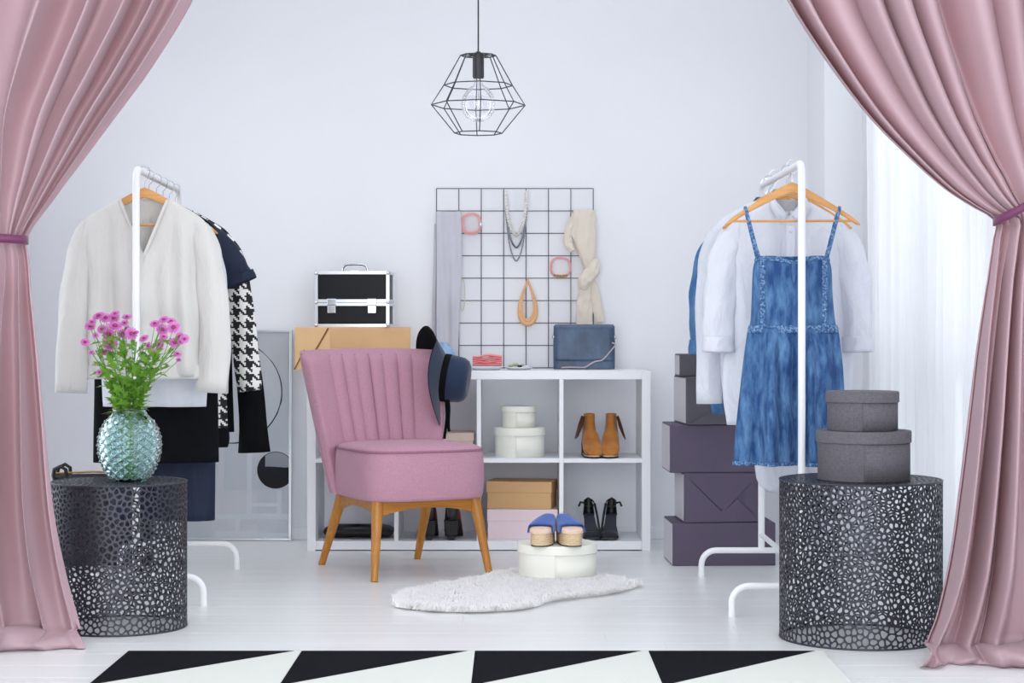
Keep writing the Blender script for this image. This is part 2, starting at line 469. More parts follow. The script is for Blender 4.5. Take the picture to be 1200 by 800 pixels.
# ceiling with two unseen roof windows, added for even light, either side of a beam; the pendant hangs from the beam
SKY_Y0, SKY_Y1, BX0, BX1 = 5.75, 8.05, -.30, .08
SKX = ((XL+.10, BX0), (BX1, XR-.08))
cb = MB().box(XL-.1, XR+.2, 5.2, SKY_Y0, ZC, ZC+.10).box(XL-.1, XR+.2, SKY_Y1, YB+.1, ZC, ZC+.10)
cb.box(XL-.1, XL+.10, SKY_Y0, SKY_Y1, ZC, ZC+.10).box(BX0, BX1, SKY_Y0, SKY_Y1, ZC, ZC+.10).box(XR-.08, XR+.2, SKY_Y0, SKY_Y1, ZC, ZC+.10)
struct(cb.build('ceiling', M['ceiling'], smooth=False))
for k, (a, b) in enumerate(SKX):
    rw = bpy.data.objects.new('window_%d' % (k+2), None); C.objects.link(rw); rw.location = (a, SKY_Y0, ZC+.10); rw['kind'] = 'structure'
    W_, D_ = b-a, SKY_Y1-SKY_Y0
    MB().box(0, W_, 0, .05, -.04, .02).box(0, W_, D_-.05, D_, -.04, .02).box(0, .05, .05, D_-.05, -.04, .02).box(W_-.05, W_, .05, D_-.05, -.04, .02).build('window_frame', M['trim'], rw, smooth=False)
    MB().box(.05, W_-.05, D_/2-.02, D_/2+.02, -.04, .02).build('mullion', M['trim'], rw, smooth=False)
    for y0_, y1_ in ((.05, D_/2-.02), (D_/2+.02, D_-.05)):
        MB().box(.05, W_-.05, y0_, y1_, -.012, -.006).build('pane', M['pane'], rw, smooth=False)
WY0, WY1, WZ0, WZ1 = 3.9, 8.0, .10, 2.5
w = MB()
w.box(XR, XR+.2, YF, WY0, 0, ZC).box(XR, XR+.2, WY1, YB+.1, 0, ZC).box(XR, XR+.2, WY0, WY1, 0, WZ0).box(XR, XR+.2, WY0, WY1, WZ1, ZC)
struct(w.build('wall_right', M['wall'], smooth=False))
struct(MB().box(1.337, XR, 8.18, YB, 0, ZC).build('trim_corner_pillar', M['wall'], smooth=False))
struct(MB().box(XL+.012, 1.337, YB-.014, YB, 0, .056).build('baseboard_back', M['trim'], smooth=False, bevel=.003))
struct(MB().box(XL, XL+.012, YF, YB, 0, .056).build('baseboard_left', M['trim'], smooth=False, bevel=.003))
struct(MB().box(1.324, XR-.012, 8.168, 8.18, 0, .056).build('baseboard_pillar', M['trim'], smooth=False, bevel=.003))
struct(MB().box(XR-.012, XR, YF, 8.168, 0, .056).build('baseboard_right', M['trim'], smooth=False, bevel=.003))
win = bpy.data.objects.new('window_1', None); C.objects.link(win); win.location = (XR + .12, WY0, WZ0); win['kind'] = 'structure'
WL, WH = WY1 - WY0, WZ1 - WZ0
fr = MB()
fr.box(-.03, .03, 0, .06, 0, WH).box(-.03, .03, WL-.06, WL, 0, WH).box(-.03, .03, .06, WL-.06, 0, .06).box(-.03, .03, .06, WL-.06, WH-.06, WH)
fr.build('window_frame', M['trim'], win, smooth=False)
TR0, TR1 = .66, .75      # transom: clear panes above, added frosted panels below to light the lower sheer
for k in (1, 2, 3):
    yy = WL * k / 4
    MB().box(-.028, .028, yy-.04, yy+.04, .06, WH-.06).build('mullion', M['trim'], win, smooth=False)
for k in range(4):
    a = .06 if k == 0 else WL*k/4 + .04; b = WL-.06 if k == 3 else WL*(k+1)/4 - .04
    MB().box(-.003, .003, a, b, TR1, WH-.06).build('pane', M['pane'], win, smooth=False)
    MB().box(-.004, .004, a, b, .06, TR0).build('added_frosted_pane', M['frosted'], win, smooth=False)
    MB().box(-.03, .03, a, b, TR0, TR1).build('transom', M['trim'], win, smooth=False)
MB().box(-.115, -.03, .0, WL, TR0, TR0+.03).build('sill', M['trim'], win, smooth=False, bevel=.004)

# sheer voile hanging in front of the window
def sheer(y0, y1, xw, label, seed):
    rows = []; rd = random.Random(seed); ph = [rd.uniform(0, 6) for _ in range(5)]
    for i in range(37):
        z = 2.66 - i * (2.645 / 36); row = []
        for j in range(281):
            u = j / 280; yy = lerp(y0, y1, u)
            a = .022 * math.sin(u*62 + ph[0] + .6*math.sin(u*9+ph[1])) + .012*math.sin(u*131 + ph[2]) + .012*math.sin(u*15 + z*.7 + ph[3])
            row.append((xw + a*(.7 + .3*math.sin(z*1.3+u*5)), yy, z))
        rows.append(row)
    o = MB().sheet(rows).build('sheer_curtain', M['sheer'], angle=180)
    tag(o, label, 'curtain')
sheer(6.35, 8.12, 1.50, 'white sheer voile curtain hanging against the corner pillar over the window', 3)
sheer(5.66, 6.30, 1.49, 'white sheer voile curtain behind the draped pink curtain by the window', 8)

# ================================================================== PINK CURTAINS
def pink_curtain(yc, inner, outer, tz, tilt, label, hook, seed, nf, puddle):
    rd = random.Random(seed); ph = [rd.uniform(0, 6.28) for _ in range(8)]
    sgn = 1 if inner[0][1] > 0 else -1
    zs = list(np.linspace(2.72, tz + .25, 34)) + list(np.linspace(tz + .24, tz - .12, 22)) + list(np.linspace(tz - .14, .05, 40))
    NJ = 420; rows = []
    us = [j/NJ for j in range(NJ+1)]; dens = []
    for u in us:
        dens.append(max(.35, .85 + .45*math.sin(u*13 + ph[1]) + .3*math.sin(u*29 + ph[2]) + 1.3*max(0, (u-.72)/.28)**2))
    cum = [0]
    for d in dens[1:]: cum.append(cum[-1] + d)
    cum = [c/cum[-1]*nf*2*PI for c in cum]
    def pt(j, z, soft=0.0):
        u = us[j]
        xi = interp(inner, z)[0]; xo = interp(outer, z)[0]
        wdt = abs(xi - xo); hgt = z - tz
        phs = cum[j]*(1 if z > tz else .52) + ph[0] + .7*math.sin(u*6 + z*1.1 + ph[3])*min(1, abs(hgt)*1.5)
        A = interp([(0, .10), (.5, .105), (tz-.15, .045), (tz, .028), (tz+.15, .042), (tz+.6, .098), (2.72, .115)], z)[0]
        A *= (.72 + .35*math.sin(u*17 + ph[4]) * math.sin(u*7 + ph[5]))*(1-soft*.6)
        ridge = (.5 + .5*math.cos(phs))**2.6
        yy = yc + .03 - A*1.25*ridge + A*.22*math.sin(phs*2.0 + ph[6] + z*.8) + .006*math.sin(phs*.5 + z*3 + ph[7])
        pitch = wdt/nf
        xx = lerp(xo, xi, u) - min(pitch*.34, .035)*math.sin(phs)*(1 - u**10)*(1-soft*.5)
        b = max(0, 1 - (hgt/.16)**2)     # rounded bundle where the ribbon gathers it
        yy = lerp(yy, yc + (yy - yc)*.9 + .045*((2*u-1)**2) - .02, b)
        return xx, yy
    for z in zs:
        rows.append([(*pt(j, z, max(0, 1-z/.25)), z) for j in range(NJ + 1)])
    last = rows[-1]
    for k in range(1, 15):            # cloth that lies folded on the floor
        t = k/14; row = []
        for j, (xx, yy, z) in enumerate(last):
            u = j/NJ
            w1 = .5 + .5*math.sin(u*11 + ph[6] + .9*math.sin(u*5)); w2 = math.sin(u*23 + ph[7] + t*4)
            e_ = math.sin(t*PI*.72)/math.sin(PI*.5)
            yf = lerp(yy, yc - .03, min(1, t*1.3)*.55)
            zz = .05*(1-t)**1.5 + .035*math.sin(PI*t**.8)*w1 + .010*w2*math.sin(PI*t) + .0022
            row.append((xx - sgn*puddle*t*(.15 + u**3*1.2) + .012*math.sin(t*5+u*17), yf - (.05 + .09*w1)*e_, max(.0022, zz)))
        rows.append(row)
    t = thing('pink_curtain', label, 'curtain', (interp(inner, tz)[0], yc, 0))
    ox, oy = t.location.x, t.location.y
    rows = [[(x-ox, y-oy, z) for x, y, z in r] for r in rows]
    MB().sheet(rows).build('drape', M['curtain'], t, angle=180, solid=.0012)
    # ribbon around the bundle and its tail to the wall hook
    xi = interp(inner, tz)[0] - ox; xo = interp(outer, tz)[0] - ox
    cx = (xi+xo)/2; rx = abs(xi-xo)/2 + .010; h = .013
    lo, hi = [], []
    for j in range(65):
        a = 2*PI*j/64; x = cx + rx*math.cos(a); y_ = .012 + .066*math.sin(a)
        zt = tz + tilt*(x - xi)
        lo.append((x, y_, zt - h)); hi.append((x, y_, zt + h))
    MB().sheet([lo, hi]).build('tieback', M['plum'], t, angle=180, solid=.004)
    x1 = xo; x2 = hook - ox
    zz = tz + tilt*(x1-xi); z2 = tz + tilt*(x2-xi)
    MB().sheet([[(x1-sgn*.02, -.05, zz-h), (x2, .0, z2-h)], [(x1-sgn*.02, -.05, zz+h), (x2, .0, z2+h)]]).build('tieback_tail', M['plum'], t, solid=.004)
    return t

pink_curtain(5.72,
    [(0, -1.285), (.06, -1.297), (.2, -1.333), (.4, -1.371), (.656, -1.399), (.912, -1.425), (1.167, -1.456), (1.2156, -1.463), (1.2564, -1.445),
     (1.346, -1.374), (1.4735, -1.277), (1.596, -1.187), (1.7237, -1.093), (1.933, -.965), (2.2, -.85), (2.72, -.72)],
    [(0, -1.99), (.5, -1.85), (.95, -1.73), (1.2156, -1.645), (1.36, -1.82), (1.6, -2.05), (1.9, -2.13), (2.72, -2.14)],
    1.2156, -.05, 'dusty pink sateen curtain tied back beside the table with the flower vase', XL + .002, 11, 9, .02)
pink_curtain(5.45,
    [(0, 1.175), (.05, 1.185), (.13, 1.215), (.30, 1.253), (.487, 1.28), (.67, 1.304), (.889, 1.331), (1.08, 1.36), (1.21, 1.384), (1.261, 1.387),
     (1.30, 1.32), (1.349, 1.241), (1.439, 1.131), (1.568, 1.002), (1.76, .856), (1.887, .776), (2.2, .63), (2.72, .48)],
    [(0, 1.585), (.6, 1.57), (1.261, 1.55), (1.4, 1.585), (2.72, 1.59)],
    1.261, .55, 'dusty pink sateen curtain tied back in front of the window', XR - .002, 23, 9, .035)
rail = MB().box(XL+.02, XR-.02, 5.57, 5.60, ZC-.03, ZC-.001)
tag(rail.build('curtain_rail', M['white_metal'], smooth=False), 'white ceiling rail running above the two pink curtains', 'rail')

# ================================================================== RUGS
rug = thing('geometric_rug', 'black and ivory wool rug with a pattern of long triangles', 'rug', (-.105, 5.57, 0))
RX0, RW, RD = -1.013, .505, .55
MB().box(RX0, RX0+4*RW+.006, -2*RD-.006, 0, 0.0005, .006).build('rug_backing', M['rug_black'], rug, smooth=False)
for i in range(4):
    for k in range(2):
        x0 = RX0 + i*RW; x1 = x0 + RW; y1 = -k*RD; y0 = y1 - RD
        MB().prism([(x0, y0), (x1-.012, y1), (x0, y1)], .006, .0125).build('black_patch', M['rug_black'], rug, smooth=False, bevel=.001, bseg=1)
        MB().prism([(x0, y0), (x1, y0), (x1, y1), (x1-.012, y1)], .006, .0135).build('ivory_patch', M['rug_white'], rug, smooth=False, bevel=.001, bseg=1)

fur = thing('sheepskin_rug', 'fluffy white sheepskin rug under the cream hatbox', 'rug', (0, 6.85, 0))
outl = [(-.43, 6.53), (-.385, 6.75), (-.245, 6.98), (-.125, 7.15), (-.02, 7.37), (.08, 7.42), (.2, 7.34), (.32, 7.26), (.47, 7.05), (.44, 6.94), (.34, 6.80), (.20, 6.70), (.125, 6.63),
        (.09, 6.50), (.0, 6.40), (-.169, 6.36), (-.33, 6.42)]
def smooth_poly(p, it=3):
    for _ in range(it):
        q = []
        for i in range(len(p)):
            a, b = p[i], p[(i+1) % len(p)]
            q += [(a[0]*.75+b[0]*.25, a[1]*.75+b[1]*.25), (a[0]*.25+b[0]*.75, a[1]*.25+b[1]*.75)]
        p = q
    return p
sp = [(x, y-6.85) for x, y in smooth_poly(outl, 2)]
MB().prism([(x*.95+.002, y_*.93) for x, y_ in sp], .0005, .006).build('hide', M['hide'], fur)
def make_fur():
    rs = np.random.default_rng(5); poly = np.array(sp)
    N = 120000
    p = np.column_stack([rs.uniform(-.5, .55, N), rs.uniform(-.55, .62, N)])
    a, b = poly, np.roll(poly, -1, 0)
    inside = np.zeros(N, bool)
    for (x1, y1), (x2, y2) in zip(a, b):
        cond = ((y1 > p[:, 1]) != (y2 > p[:, 1]))
        with np.errstate(divide='ignore', invalid='ignore'):
            xx = (x2-x1)*(p[:, 1]-y1)/(y2-y1)+x1
        inside ^= cond & (p[:, 0] < xx)
    p = p[inside]; n = len(p)
    clump = np.sin(p[:, 0]*58+1.3*np.sin(p[:, 1]*41))*1.1 + np.sin(p[:, 1]*67+p[:, 0]*30)*1.0
    ang = clump + rs.normal(0, .55, n) - PI/2 + .9*np.sin(p[:, 0]*7+p[:, 1]*5)
    d = np.column_stack([np.cos(ang), np.sin(ang)])
    L = rs.uniform(.022, .055, n); h = rs.uniform(.010, .028, n)
    w_ = .0014
    side = np.column_stack([-d[:, 1], d[:, 0], np.zeros(n)]) * w_
    base = np.column_stack([p, np.full(n, .005)])
    mid = np.column_stack([p + d*(L*.35)[:, None], .005 + h*.8])
    tip2 = np.column_stack([p + d*(L*.75)[:, None], .005 + h])
    tip = np.column_stack([p + d*L[:, None], .004 + h*.75])
    V = np.stack([base-side, base+side, mid-side, mid+side, tip2-side*.7, tip2+side*.7, tip], 1).reshape(-1, 3)
    k = (np.arange(n)*7)[:, None]
    q = np.concatenate([k+np.array([[0, 1, 3, 2]]), k+np.array([[2, 3, 5, 4]])], 0); tr = k+np.array([[4, 5, 6]])
    me = bpy.data.meshes.new('pile')
    nl = len(q)*4+len(tr)*3
    me.vertices.add(len(V)); me.vertices.foreach_set('co', V.ravel())
    me.loops.add(nl); me.loops.foreach_set('vertex_index', np.concatenate([q.ravel(), tr.ravel()]).astype(np.int32))
    me.polygons.add(len(q)+len(tr))
    me.polygons.foreach_set('loop_start', np.concatenate([np.arange(len(q))*4, len(q)*4+np.arange(len(tr))*3]).astype(np.int32))
    me.update(calc_edges=True); me.validate()
    me.polygons.foreach_set('use_smooth', [True]*len(me.polygons))
    me.materials.append(M['fur'])
    o = bpy.data.objects.new('pile', me); C.objects.link(o); o.parent = fur; o['kind'] = 'stuff'
make_fur()

# ================================================================== SHELF UNIT
SX0, SX1, SY0, SY1, SH = -.877, .593, 8.18, 8.57, .77
sh = thing('shelf_unit', 'low white shelf unit of eight open cubes against the back wall', 'shelf', ((SX0+SX1)/2, (SY0+SY1)/2, 0))
hw, hd, T = (SX1-SX0)/2, .195, .037
def sbox(name, *a): MB().box(*a).build(name, M['shelf'], sh, smooth=False, bevel=.0012)
sbox('side_panel', -hw, -hw+T, -hd, hd, 0, SH-.002); sbox('side_panel', hw-T, hw, -hd, hd, 0, SH-.002)
sbox('top_panel', -hw+T+.0005, hw-T-.0005, -hd, hd, SH-T, SH); sbox('bottom_panel', -hw+T+.0005, hw-T-.0005, -hd, hd, .004, .004+T)
cw = (2*hw - 2*T - 3*.018)/4
for k in range(3):
    xc = -hw + T + cw*(k+1) + .018*k
    sbox('divider', xc, xc+.018, -hd+.002, hd, .004+T, SH-T)
for k in range(4):
    xc = -hw + T + (cw+.018)*k
    sbox('shelf_board', xc, xc+cw, -hd+.003, hd, .376, .394)
S1, S0, ST = .394, .041, .77   # standing heights: middle boards, bottom, top

# ------------------------------------------------------------------ boxes
def lidbox(name, label, loc, wx, dy, h, mt, rotz=0, lid=.045, group=None):
    t = thing(name, label, 'box', loc, rotz, group)
    MB().box(-wx/2+.003, wx/2-.003, -dy/2+.003, dy/2-.003, 0, h-.006).build('box_body', mt, t, smooth=False, bevel=.0015)
    MB().box(-wx/2, wx/2, -dy/2, dy/2, h-lid, h).build('lid', mt, t, smooth=False, bevel=.002)
    return t
def roundbox(name, label, loc, r, h, mt, lid=.03, group=None, rot=0):
    t = thing(name, label, 'box', loc, rot, group)
    b = MB().lathe([(r-.006, 0), (r-.005, .002), (r-.005, h-.004)], 64).build('box_body', mt, t)
    # the card overlaps itself in a straight seam
    s_ = []
    for zz in (.001, h-lid-.0005):
        s_.append([((r-.0045)*math.cos(a), (r-.0045)*math.sin(a), zz) for a in np.linspace(-1.75, 1.6, 40)])
    MB().sheet(s_).build('seam', mt, t, solid=.0009)
    MB().lathe([(r-.001, h-lid), (r, h-lid+.001), (r, h-.004), (r-.001, h-.001), (r-.004, h), (r-.02, h-.0005)], 64).build('lid', mt, t)
    return t
roundbox('hatbox', 'large cream round box with lid under a smaller one on the middle shelf', (PX(609, 8.33), 8.33, S1), .112, .128, M['cream'], .034)
roundbox('hatbox', 'small cream round box stacked on a larger cream one in the shelf unit', (PX(608, 8.33), 8.33, S1+.1285), .077, .092, M['cream'], .026)
roundbox('hatbox', 'cream round box standing on the sheepskin with blue shoes on it', (PX(653, 7.2), 7.2, .018), .151, .128, M['cream'], .034, rot=.1)
lidbox('shoe_box', 'pale pink shoe box beneath a tan one in the bottom row of cubes', (PX(612, 8.36), 8.37, S0), .305, .22, .128, M['pink_card'], 0, .05)
lidbox('shoe_box', 'tan shoe box stacked on a pale pink one', (PX(612, 8.36), 8.375, S0+.1285), .285, .19, .118, M['tan_card'], R(-9), .048)
lidbox('shoe_box', 'flat beige box with lid in the middle cube behind the armless chair', (PX(520, 8.38), 8.38, S1), .27, .22, .105, M['beige_card'], 0, .035)

def parcel(name, label, loc, wx, dy, h, mt, rotz=0, folds=None, side=None):
    """wrapped box; folds are raised paper edges on the front (x, z in 0..1); side the same on the left end"""
    t = thing(name, label, 'box', loc, rotz)
    MB().box(-wx/2, wx/2, -dy/2, dy/2, 0, h).build('wrapped_box', mt, t, smooth=False, bevel=.004)
    if name == 'gift_box':   # paler panel on the left end face
        o = MB().box(-wx/2-.0016, -wx/2+.001, -dy/2+.006, dy/2-.006, .006, h-.006).build('end_panel', M['pale_card'], t, smooth=False, bevel=.001); o['label'] = 'pale grey end panel'
    def strip(ptsuv, plane):
        (a, b), (c, d) = ptsuv
        if plane == 'front':
            P0, P1 = Vector((-wx/2+a*wx, -dy/2, b*h)), Vector((-wx/2+c*wx, -dy/2, d*h)); nrm = Vector((0, -1, 0))
        else:
            P0, P1 = Vector((-wx/2, dy/2-a*dy, b*h)), Vector((-wx/2, dy/2-c*dy, d*h)); nrm = Vector((-1, 0, 0))
        return P0, P1, nrm
    for plane, lst in (('front', folds or []), ('side', side or [])):
        for tri in lst:      # a folded-over flap: polygon in face coordinates
            pts = []
            for a, b in tri:
                if plane == 'front': pts.append(Vector((-wx/2+a*wx, -dy/2-.0002, b*h)))
                else: pts.append(Vector((-wx/2-.0002, dy/2-a*dy, b*h)))
            nrm = Vector((0, -1, 0)) if plane == 'front' else Vector((-1, 0, 0))
            n = len(pts); cz = max(p.z for p in pts) if plane == 'front' else min(p.z for p in pts)
            lift = [(.001 + (.011 if plane == 'front' else .003)*min(1, abs(p.z-cz)/(h*.5))) for p in pts]
            v = pts + [p + nrm*l_ for p, l_ in zip(pts, lift)]
            f = [tuple(range(n)), tuple(range(2*n-1, n-1, -1))] + [(j, (j+1) % n, n+(j+1) % n, n+j) for j in range(n)]
            MB().add(v, f).build('paper_flap', mt, t, smooth=False)
    return t
GY = 7.78
parcel('gift_box', 'mauve paper-wrapped box lowest in the stack beside the clothes rack', (PX(847, 7.66), 7.66+.15, 0), .415, .30, .172, M['giftpaper'], R(2))
parcel('gift_box', 'mauve wrapped box with envelope folds, second from the floor', (PX(843.5, 7.68), 7.68+.13, .1725), .305, .27, .198, M['giftpaper'], R(3),
       folds=[[(.01, .985), (.52, .22), (.60, .34), (.99, .985)], [(.01, .01), (.01, .96), (.48, .24), (.55, .26), (.70, .48), (.99, .02)]])
parcel('gift_box', 'long mauve wrapped box across the middle of the stack', (PX(846, 7.68), 7.68+.145, .371), .428, .29, .193, M['giftpaper'], R(1.5))
parcel('gift_box', 'charcoal wrapped box with diagonal fold, second from the top', (PX(851, 7.68), 7.68+.14, .5645), .352, .28, .192, M['giftpaper2'], R(5),
       folds=[[(.01, .985), (.52, .42), (.99, .985)], [(.01, .01), (.48, .44), (.56, .42), (.99, .01)]])
parcel('gift_box', 'small charcoal box on top of the wrapped stack', (PX(850, 7.72), 7.72+.11, .757), .37, .22, .09, M['giftpaper2'], R(0))
# kraft parcel on the shelf top: its corner points at the room
krot = R(38)
kw, kd, kh = .42, .285, .186
cxk, cyk = PX(386.5, 8.13), 8.13
kc = Vector((cxk, cyk, 0)) + Matrix.Rotation(krot, 3, 'Z') @ Vector((kw/2, kd/2, 0))
kp = parcel('kraft_parcel', 'brown paper parcel under the aluminium vanity case on the shelf unit', (kc.x, kc.y, ST+.0005), kw, kd, kh, M['kraft'], krot)
for (a0_, b0_), (a1_, b1_) in (((.97, .975), (.55, .37)), ((.30, .47), (.01, .01))):   # dark strips along the fold lines
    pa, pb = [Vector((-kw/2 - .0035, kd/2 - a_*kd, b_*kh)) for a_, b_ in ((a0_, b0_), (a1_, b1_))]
    MB().tube([pa, pb], .0028, 6).build('fold_strip', M['kraft_dark'], kp)
# a small cosmetics case with latches
vc = thing('vanity_case', 'black vanity case with aluminium edges standing on the brown parcel', 'case', (PX(416.5, 8.42), 8.40, ST+kh+.0015), R(-3))
VW, VD, VH = .325, .20, .242
MB().box(-VW/2+.006, VW/2-.006, -VD/2+.006, VD/2-.006, .005, VH-.005).build('case_panel', M['blackpanel'], vc, smooth=False)
e = .013
zs = .105
for (z0, z1, nm) in ((0, zs, 'lower_trim'), (zs+.002, VH, 'lid_trim')):
    b = MB()
    for sx in (-1, 1):
        for sy in (-1, 1):
            b.box(min(sx*VW/2, sx*(VW/2-e)), max(sx*VW/2, sx*(VW/2-e)), min(sy*VD/2, sy*(VD/2-e)), max(sy*VD/2, sy*(VD/2-e)), z0, z1)
    for zz in (z0, z1-e):
        for sy in (-1, 1):
            b.box(-VW/2+e, VW/2-e, min(sy*VD/2, sy*(VD/2-e)), max(sy*VD/2, sy*(VD/2-e)), zz, zz+e)
        for sx in (-1, 1):
            b.box(min(sx*VW/2, sx*(VW/2-e)), max(sx*VW/2, sx*(VW/2-e)), -VD/2+e, VD/2-e, zz, zz+e)
    b.build(nm, M['alu'], vc, smooth=False)
for x in (-.088, .088):
    la = MB().box(x-.021, x+.021, -VD/2-.010, -VD/2, zs-.012, zs+.018).build('latch', M['chrome'], vc, smooth=False, bevel=.003)
    MB().box(x-.018, x+.018, -VD/2-.007, -VD/2, zs-.045, zs-.013).build('latch_tongue', M['chrome'], la, smooth=False, bevel=.002)
for sx in (-1, 1):
    for zz in (.008, zs+.002, VH-.008):
        MB().ball((sx*(VW/2-.006), -VD/2+.004, zz), .010, 10, 6).build('corner_cap', M['chrome'], vc)
hp = [(-.055, 0, VH-.002), (-.055, 0, VH+.014), (-.046, 0, VH+.028), (-.03, 0, VH+.033), (0, 0, VH+.034), (.03, 0, VH+.033), (.046, 0, VH+.028), (.055, 0, VH+.014), (.055, 0, VH-.002)]
MB().tube(hp, .0055, 10).build('carry_handle', M['chrome'], vc)
MB().box(-.02, .02, -.006, .006, VH, VH+.007).build('handle_plate', M['chrome'], vc, smooth=False, bevel=.002)

# ================================================================== WIRE GRID AND WHAT HANGS ON IT
GYY = 8.605
gx0 = PX(511.5, GYY); gp = .1008; gz0 = ST + .004
grid = thing('wire_grid', 'dark wire grid panel standing on the shelf unit against the wall', 'grid panel', (gx0 + 3.5*gp, GYY, gz0))
for k in range(8):
    MB().tube([(-3.5*gp + k*gp, 0, 0), (-3.5*gp + k*gp, 0, 8*gp)], .0021, 8).build('wire', M['grid'], grid)
for k in range(9):
    MB().tube([(-3.5*gp, -.004, k*gp), (3.5*gp, -.004, k*gp)], .0021, 8).build('wire', M['grid'], grid)
def GX(px): return PX(px, GYY - .02)
def GZ(py): return PZ(py, GYY - .02)
# grey cloth over the second wire
rows = []
for i in range(46):
    t = i/45; row = []
    for j in range(40):
        u = j/39; x = lerp(511.5, 540 - 1.5*t, u)
        if t < .06: z = GZ(248.3) + .003*math.sin(t/.06*PI/2); yy = GYY - .004 - .008*t/.06
        else: z = lerp(GZ(248.3)+.003, GZ(430), (t-.06)/.94); yy = GYY - .014
        yy -= .006*math.sin(u*8 + t*2.5) + .003*math.sin(u*17 - t*6) + .002*math.sin(t*20+u*3)
        row.append((GX(x) + .006*math.sin(t*5)*u, min(yy, GYY-.008), z))
    rows.append(row)
gc = thing('shawl', 'lilac grey cotton shawl draped over the edge of the wire grid', 'scarf', (GX(525), GYY, GZ(430)))
lc = gc.location
MB().sheet([[(x-lc.x, y-lc.y, z-lc.z) for x, y, z in r] for r in rows]).build('front_fall', M['greycloth'], gc, angle=180, solid=.002)
rows = []
for i in range(24):
    t = i/23
    rows.append([(GX(lerp(509-3.5*t, 516, j/9)) - lc.x, .006 + .003*math.sin(j+t*5), lerp(GZ(262), GZ(425), t)-lc.z) for j in range(10)])
MB().sheet(rows).build('back_fall', M['greycloth'], gc, angle=180, solid=.002)

def ring_pts(cx, cz, rx, rz, n=40, pw=.75, y=0):
    o = []
    for j in range(n):
        a = 2*PI*j/n; c, s_ = math.cos(a), math.sin(a)
        o.append((cx + rx*math.copysign(abs(c)**pw, c), y, cz + rz*math.copysign(abs(s_)**pw, s_)))
    return o
# coiled pink belt/bangle
b = thing('coiled_belt', 'rose pink coiled belt hanging beside the grey shawl', 'belt', (GX(552), GYY-.012, GZ(262)))
MB().tube(ring_pts(0, 0, .042, .045), .0055, 8, True).build('coil', M['rosepink'], b)
MB().tube(ring_pts(.002, .002, .037, .040, y=-.006), .005, 8, True).build('coil', M['rosepink'], b)
MB().box(.036, .050, -.012, 0, -.012, .006).build('buckle', M['silver'], b, smooth=False, bevel=.002)
b = thing('bracelet', 'rose cord bracelet with gold beads hanging beside the cream scarf', 'bracelet', (GX(657), GYY-.012, GZ(313)))
MB().tube(ring_pts(0, 0, .045, .044), .0032, 8, True).build('cord', M['rosepink'], b)
MB().tube(ring_pts(.001, -.001, .040, .039, y=-.005), .0028, 8, True).build('cord', M['rosepink'], b)
for k in range(5):
    MB().ball((-.026 + k*.013, -.009, -.036 - .003*math.sin(k/4*PI)), .0062, 8, 6).build('gold_bead', M['brass'], b)
# layered necklace on the top wire
nk = thing('layered_necklace', 'silver chain and pearl necklace in three strands on the top wire', 'necklace', (GX(605), GYY-.01, GZ(226)))
def strand(zb, wtop, rad, mt, nm, bead):
    n = 160; pts = []; rr = []
    for i in range(n):
        t = 2*i/(n-1) - 1
        x = wtop*math.copysign(abs(math.sin(t*PI/2)) ** 1.0, t) * (1 if abs(t) < .98 else 1)
        z = zb*(1 - abs(t)**1.7)
        pts.append((x, -.004 - (.003 if nm == 'pearl_strand' else 0), z)); rr.append(rad*(.55 + .45*abs(math.sin(i*PI/bead))))
    MB().tube(pts, rr, 8).build(nm, mt, nk)
strand(-.19, .046, .0085, M['pearl'], 'pearl_strand', 4)
strand(-.245, .049, .0055, M['silver'], 'chain_strand', 3)
strand(-.305, .047, .0038, M['silver'], 'chain_strand', 2.5)
for sx in (-1, 1):
    MB().tube([(sx*.048, .004, -.01), (sx*.048, .004, .004), (sx*.048, -.004, .008), (sx*.048, -.007, 0), (sx*.048, -.006, -.03), (sx*.046, -.006, -.06)], .006, 8).build('bead_knot', M['pearl'], nk)
# pale gold thin necklace
b = tag(MB().tube([(.011*math.sin(2*PI*j/36)*(1 if abs(j-18) > 2 else 1), 0, .072*math.cos(2*PI*j/36)) for j in range(36)], .0016, 6, True).build('fine_necklace', M['gold'], loc=(GX(542), GYY-.009, GZ(345))),
        'fine pale gold necklace hanging low beside the grey shawl', 'necklace')
# peach torque
pts = []; rr = []
for j in range(49):
    a = 2*PI*j/48
    pts.append((.050*math.sin(a)*math.sin(a/2)**1.3, 0, -.1*(1-math.cos(a)))); rr.append(.0045 + .0085*math.sin(a/2)**2.5)
b = thing('cord_necklace', 'peach cord necklace hanging in a long loop on the grid', 'necklace', (GX(618.5), GYY-.012, GZ(327)))
MB().tube(pts, rr, 10).build('cord_loop', M['orange'], b)
MB().tube([(p[0]*.8, -.006, p[2]*.93) for p in pts], [r*.6 for r in rr], 8).build('inner_cord', M['orange'], b)
# knotted cream scarf
cs = thing('knotted_scarf', 'cream cotton scarf knotted around the edge of the wire grid', 'scarf', (GX(686), GYY-.02, GZ(378)))
def rel(px, py, dy=0): return (GX(px) - cs.location.x, dy, GZ(py) - cs.location.z)
def cloth_tube(name, path, secs, seed, wr=.13, nf=7):
    P = []; Q = []
    for k in range(30):
        t = k/29*(len(path)-1); i = min(int(t), len(path)-2); f = t-i
        tabx = [(n, *p) for n, p in enumerate(path)]
        P.append(tuple(interp(tabx, t))); Q.append(tuple(interp([(n, *p) for n, p in enumerate(secs)], t)))
    MB().sweep(P, Q, 40, wr, seed, True, True, nf).build(name, M['creamcloth'], cs, angle=180)
cloth_tube('upper_fold', [rel(684, 246), rel(684, 262), rel(686, 285), rel(690, 308), rel(693, 318)], [(.045, .012), (.052, .022), (.046, .026), (.026, .022), (.020, .02)], 3)
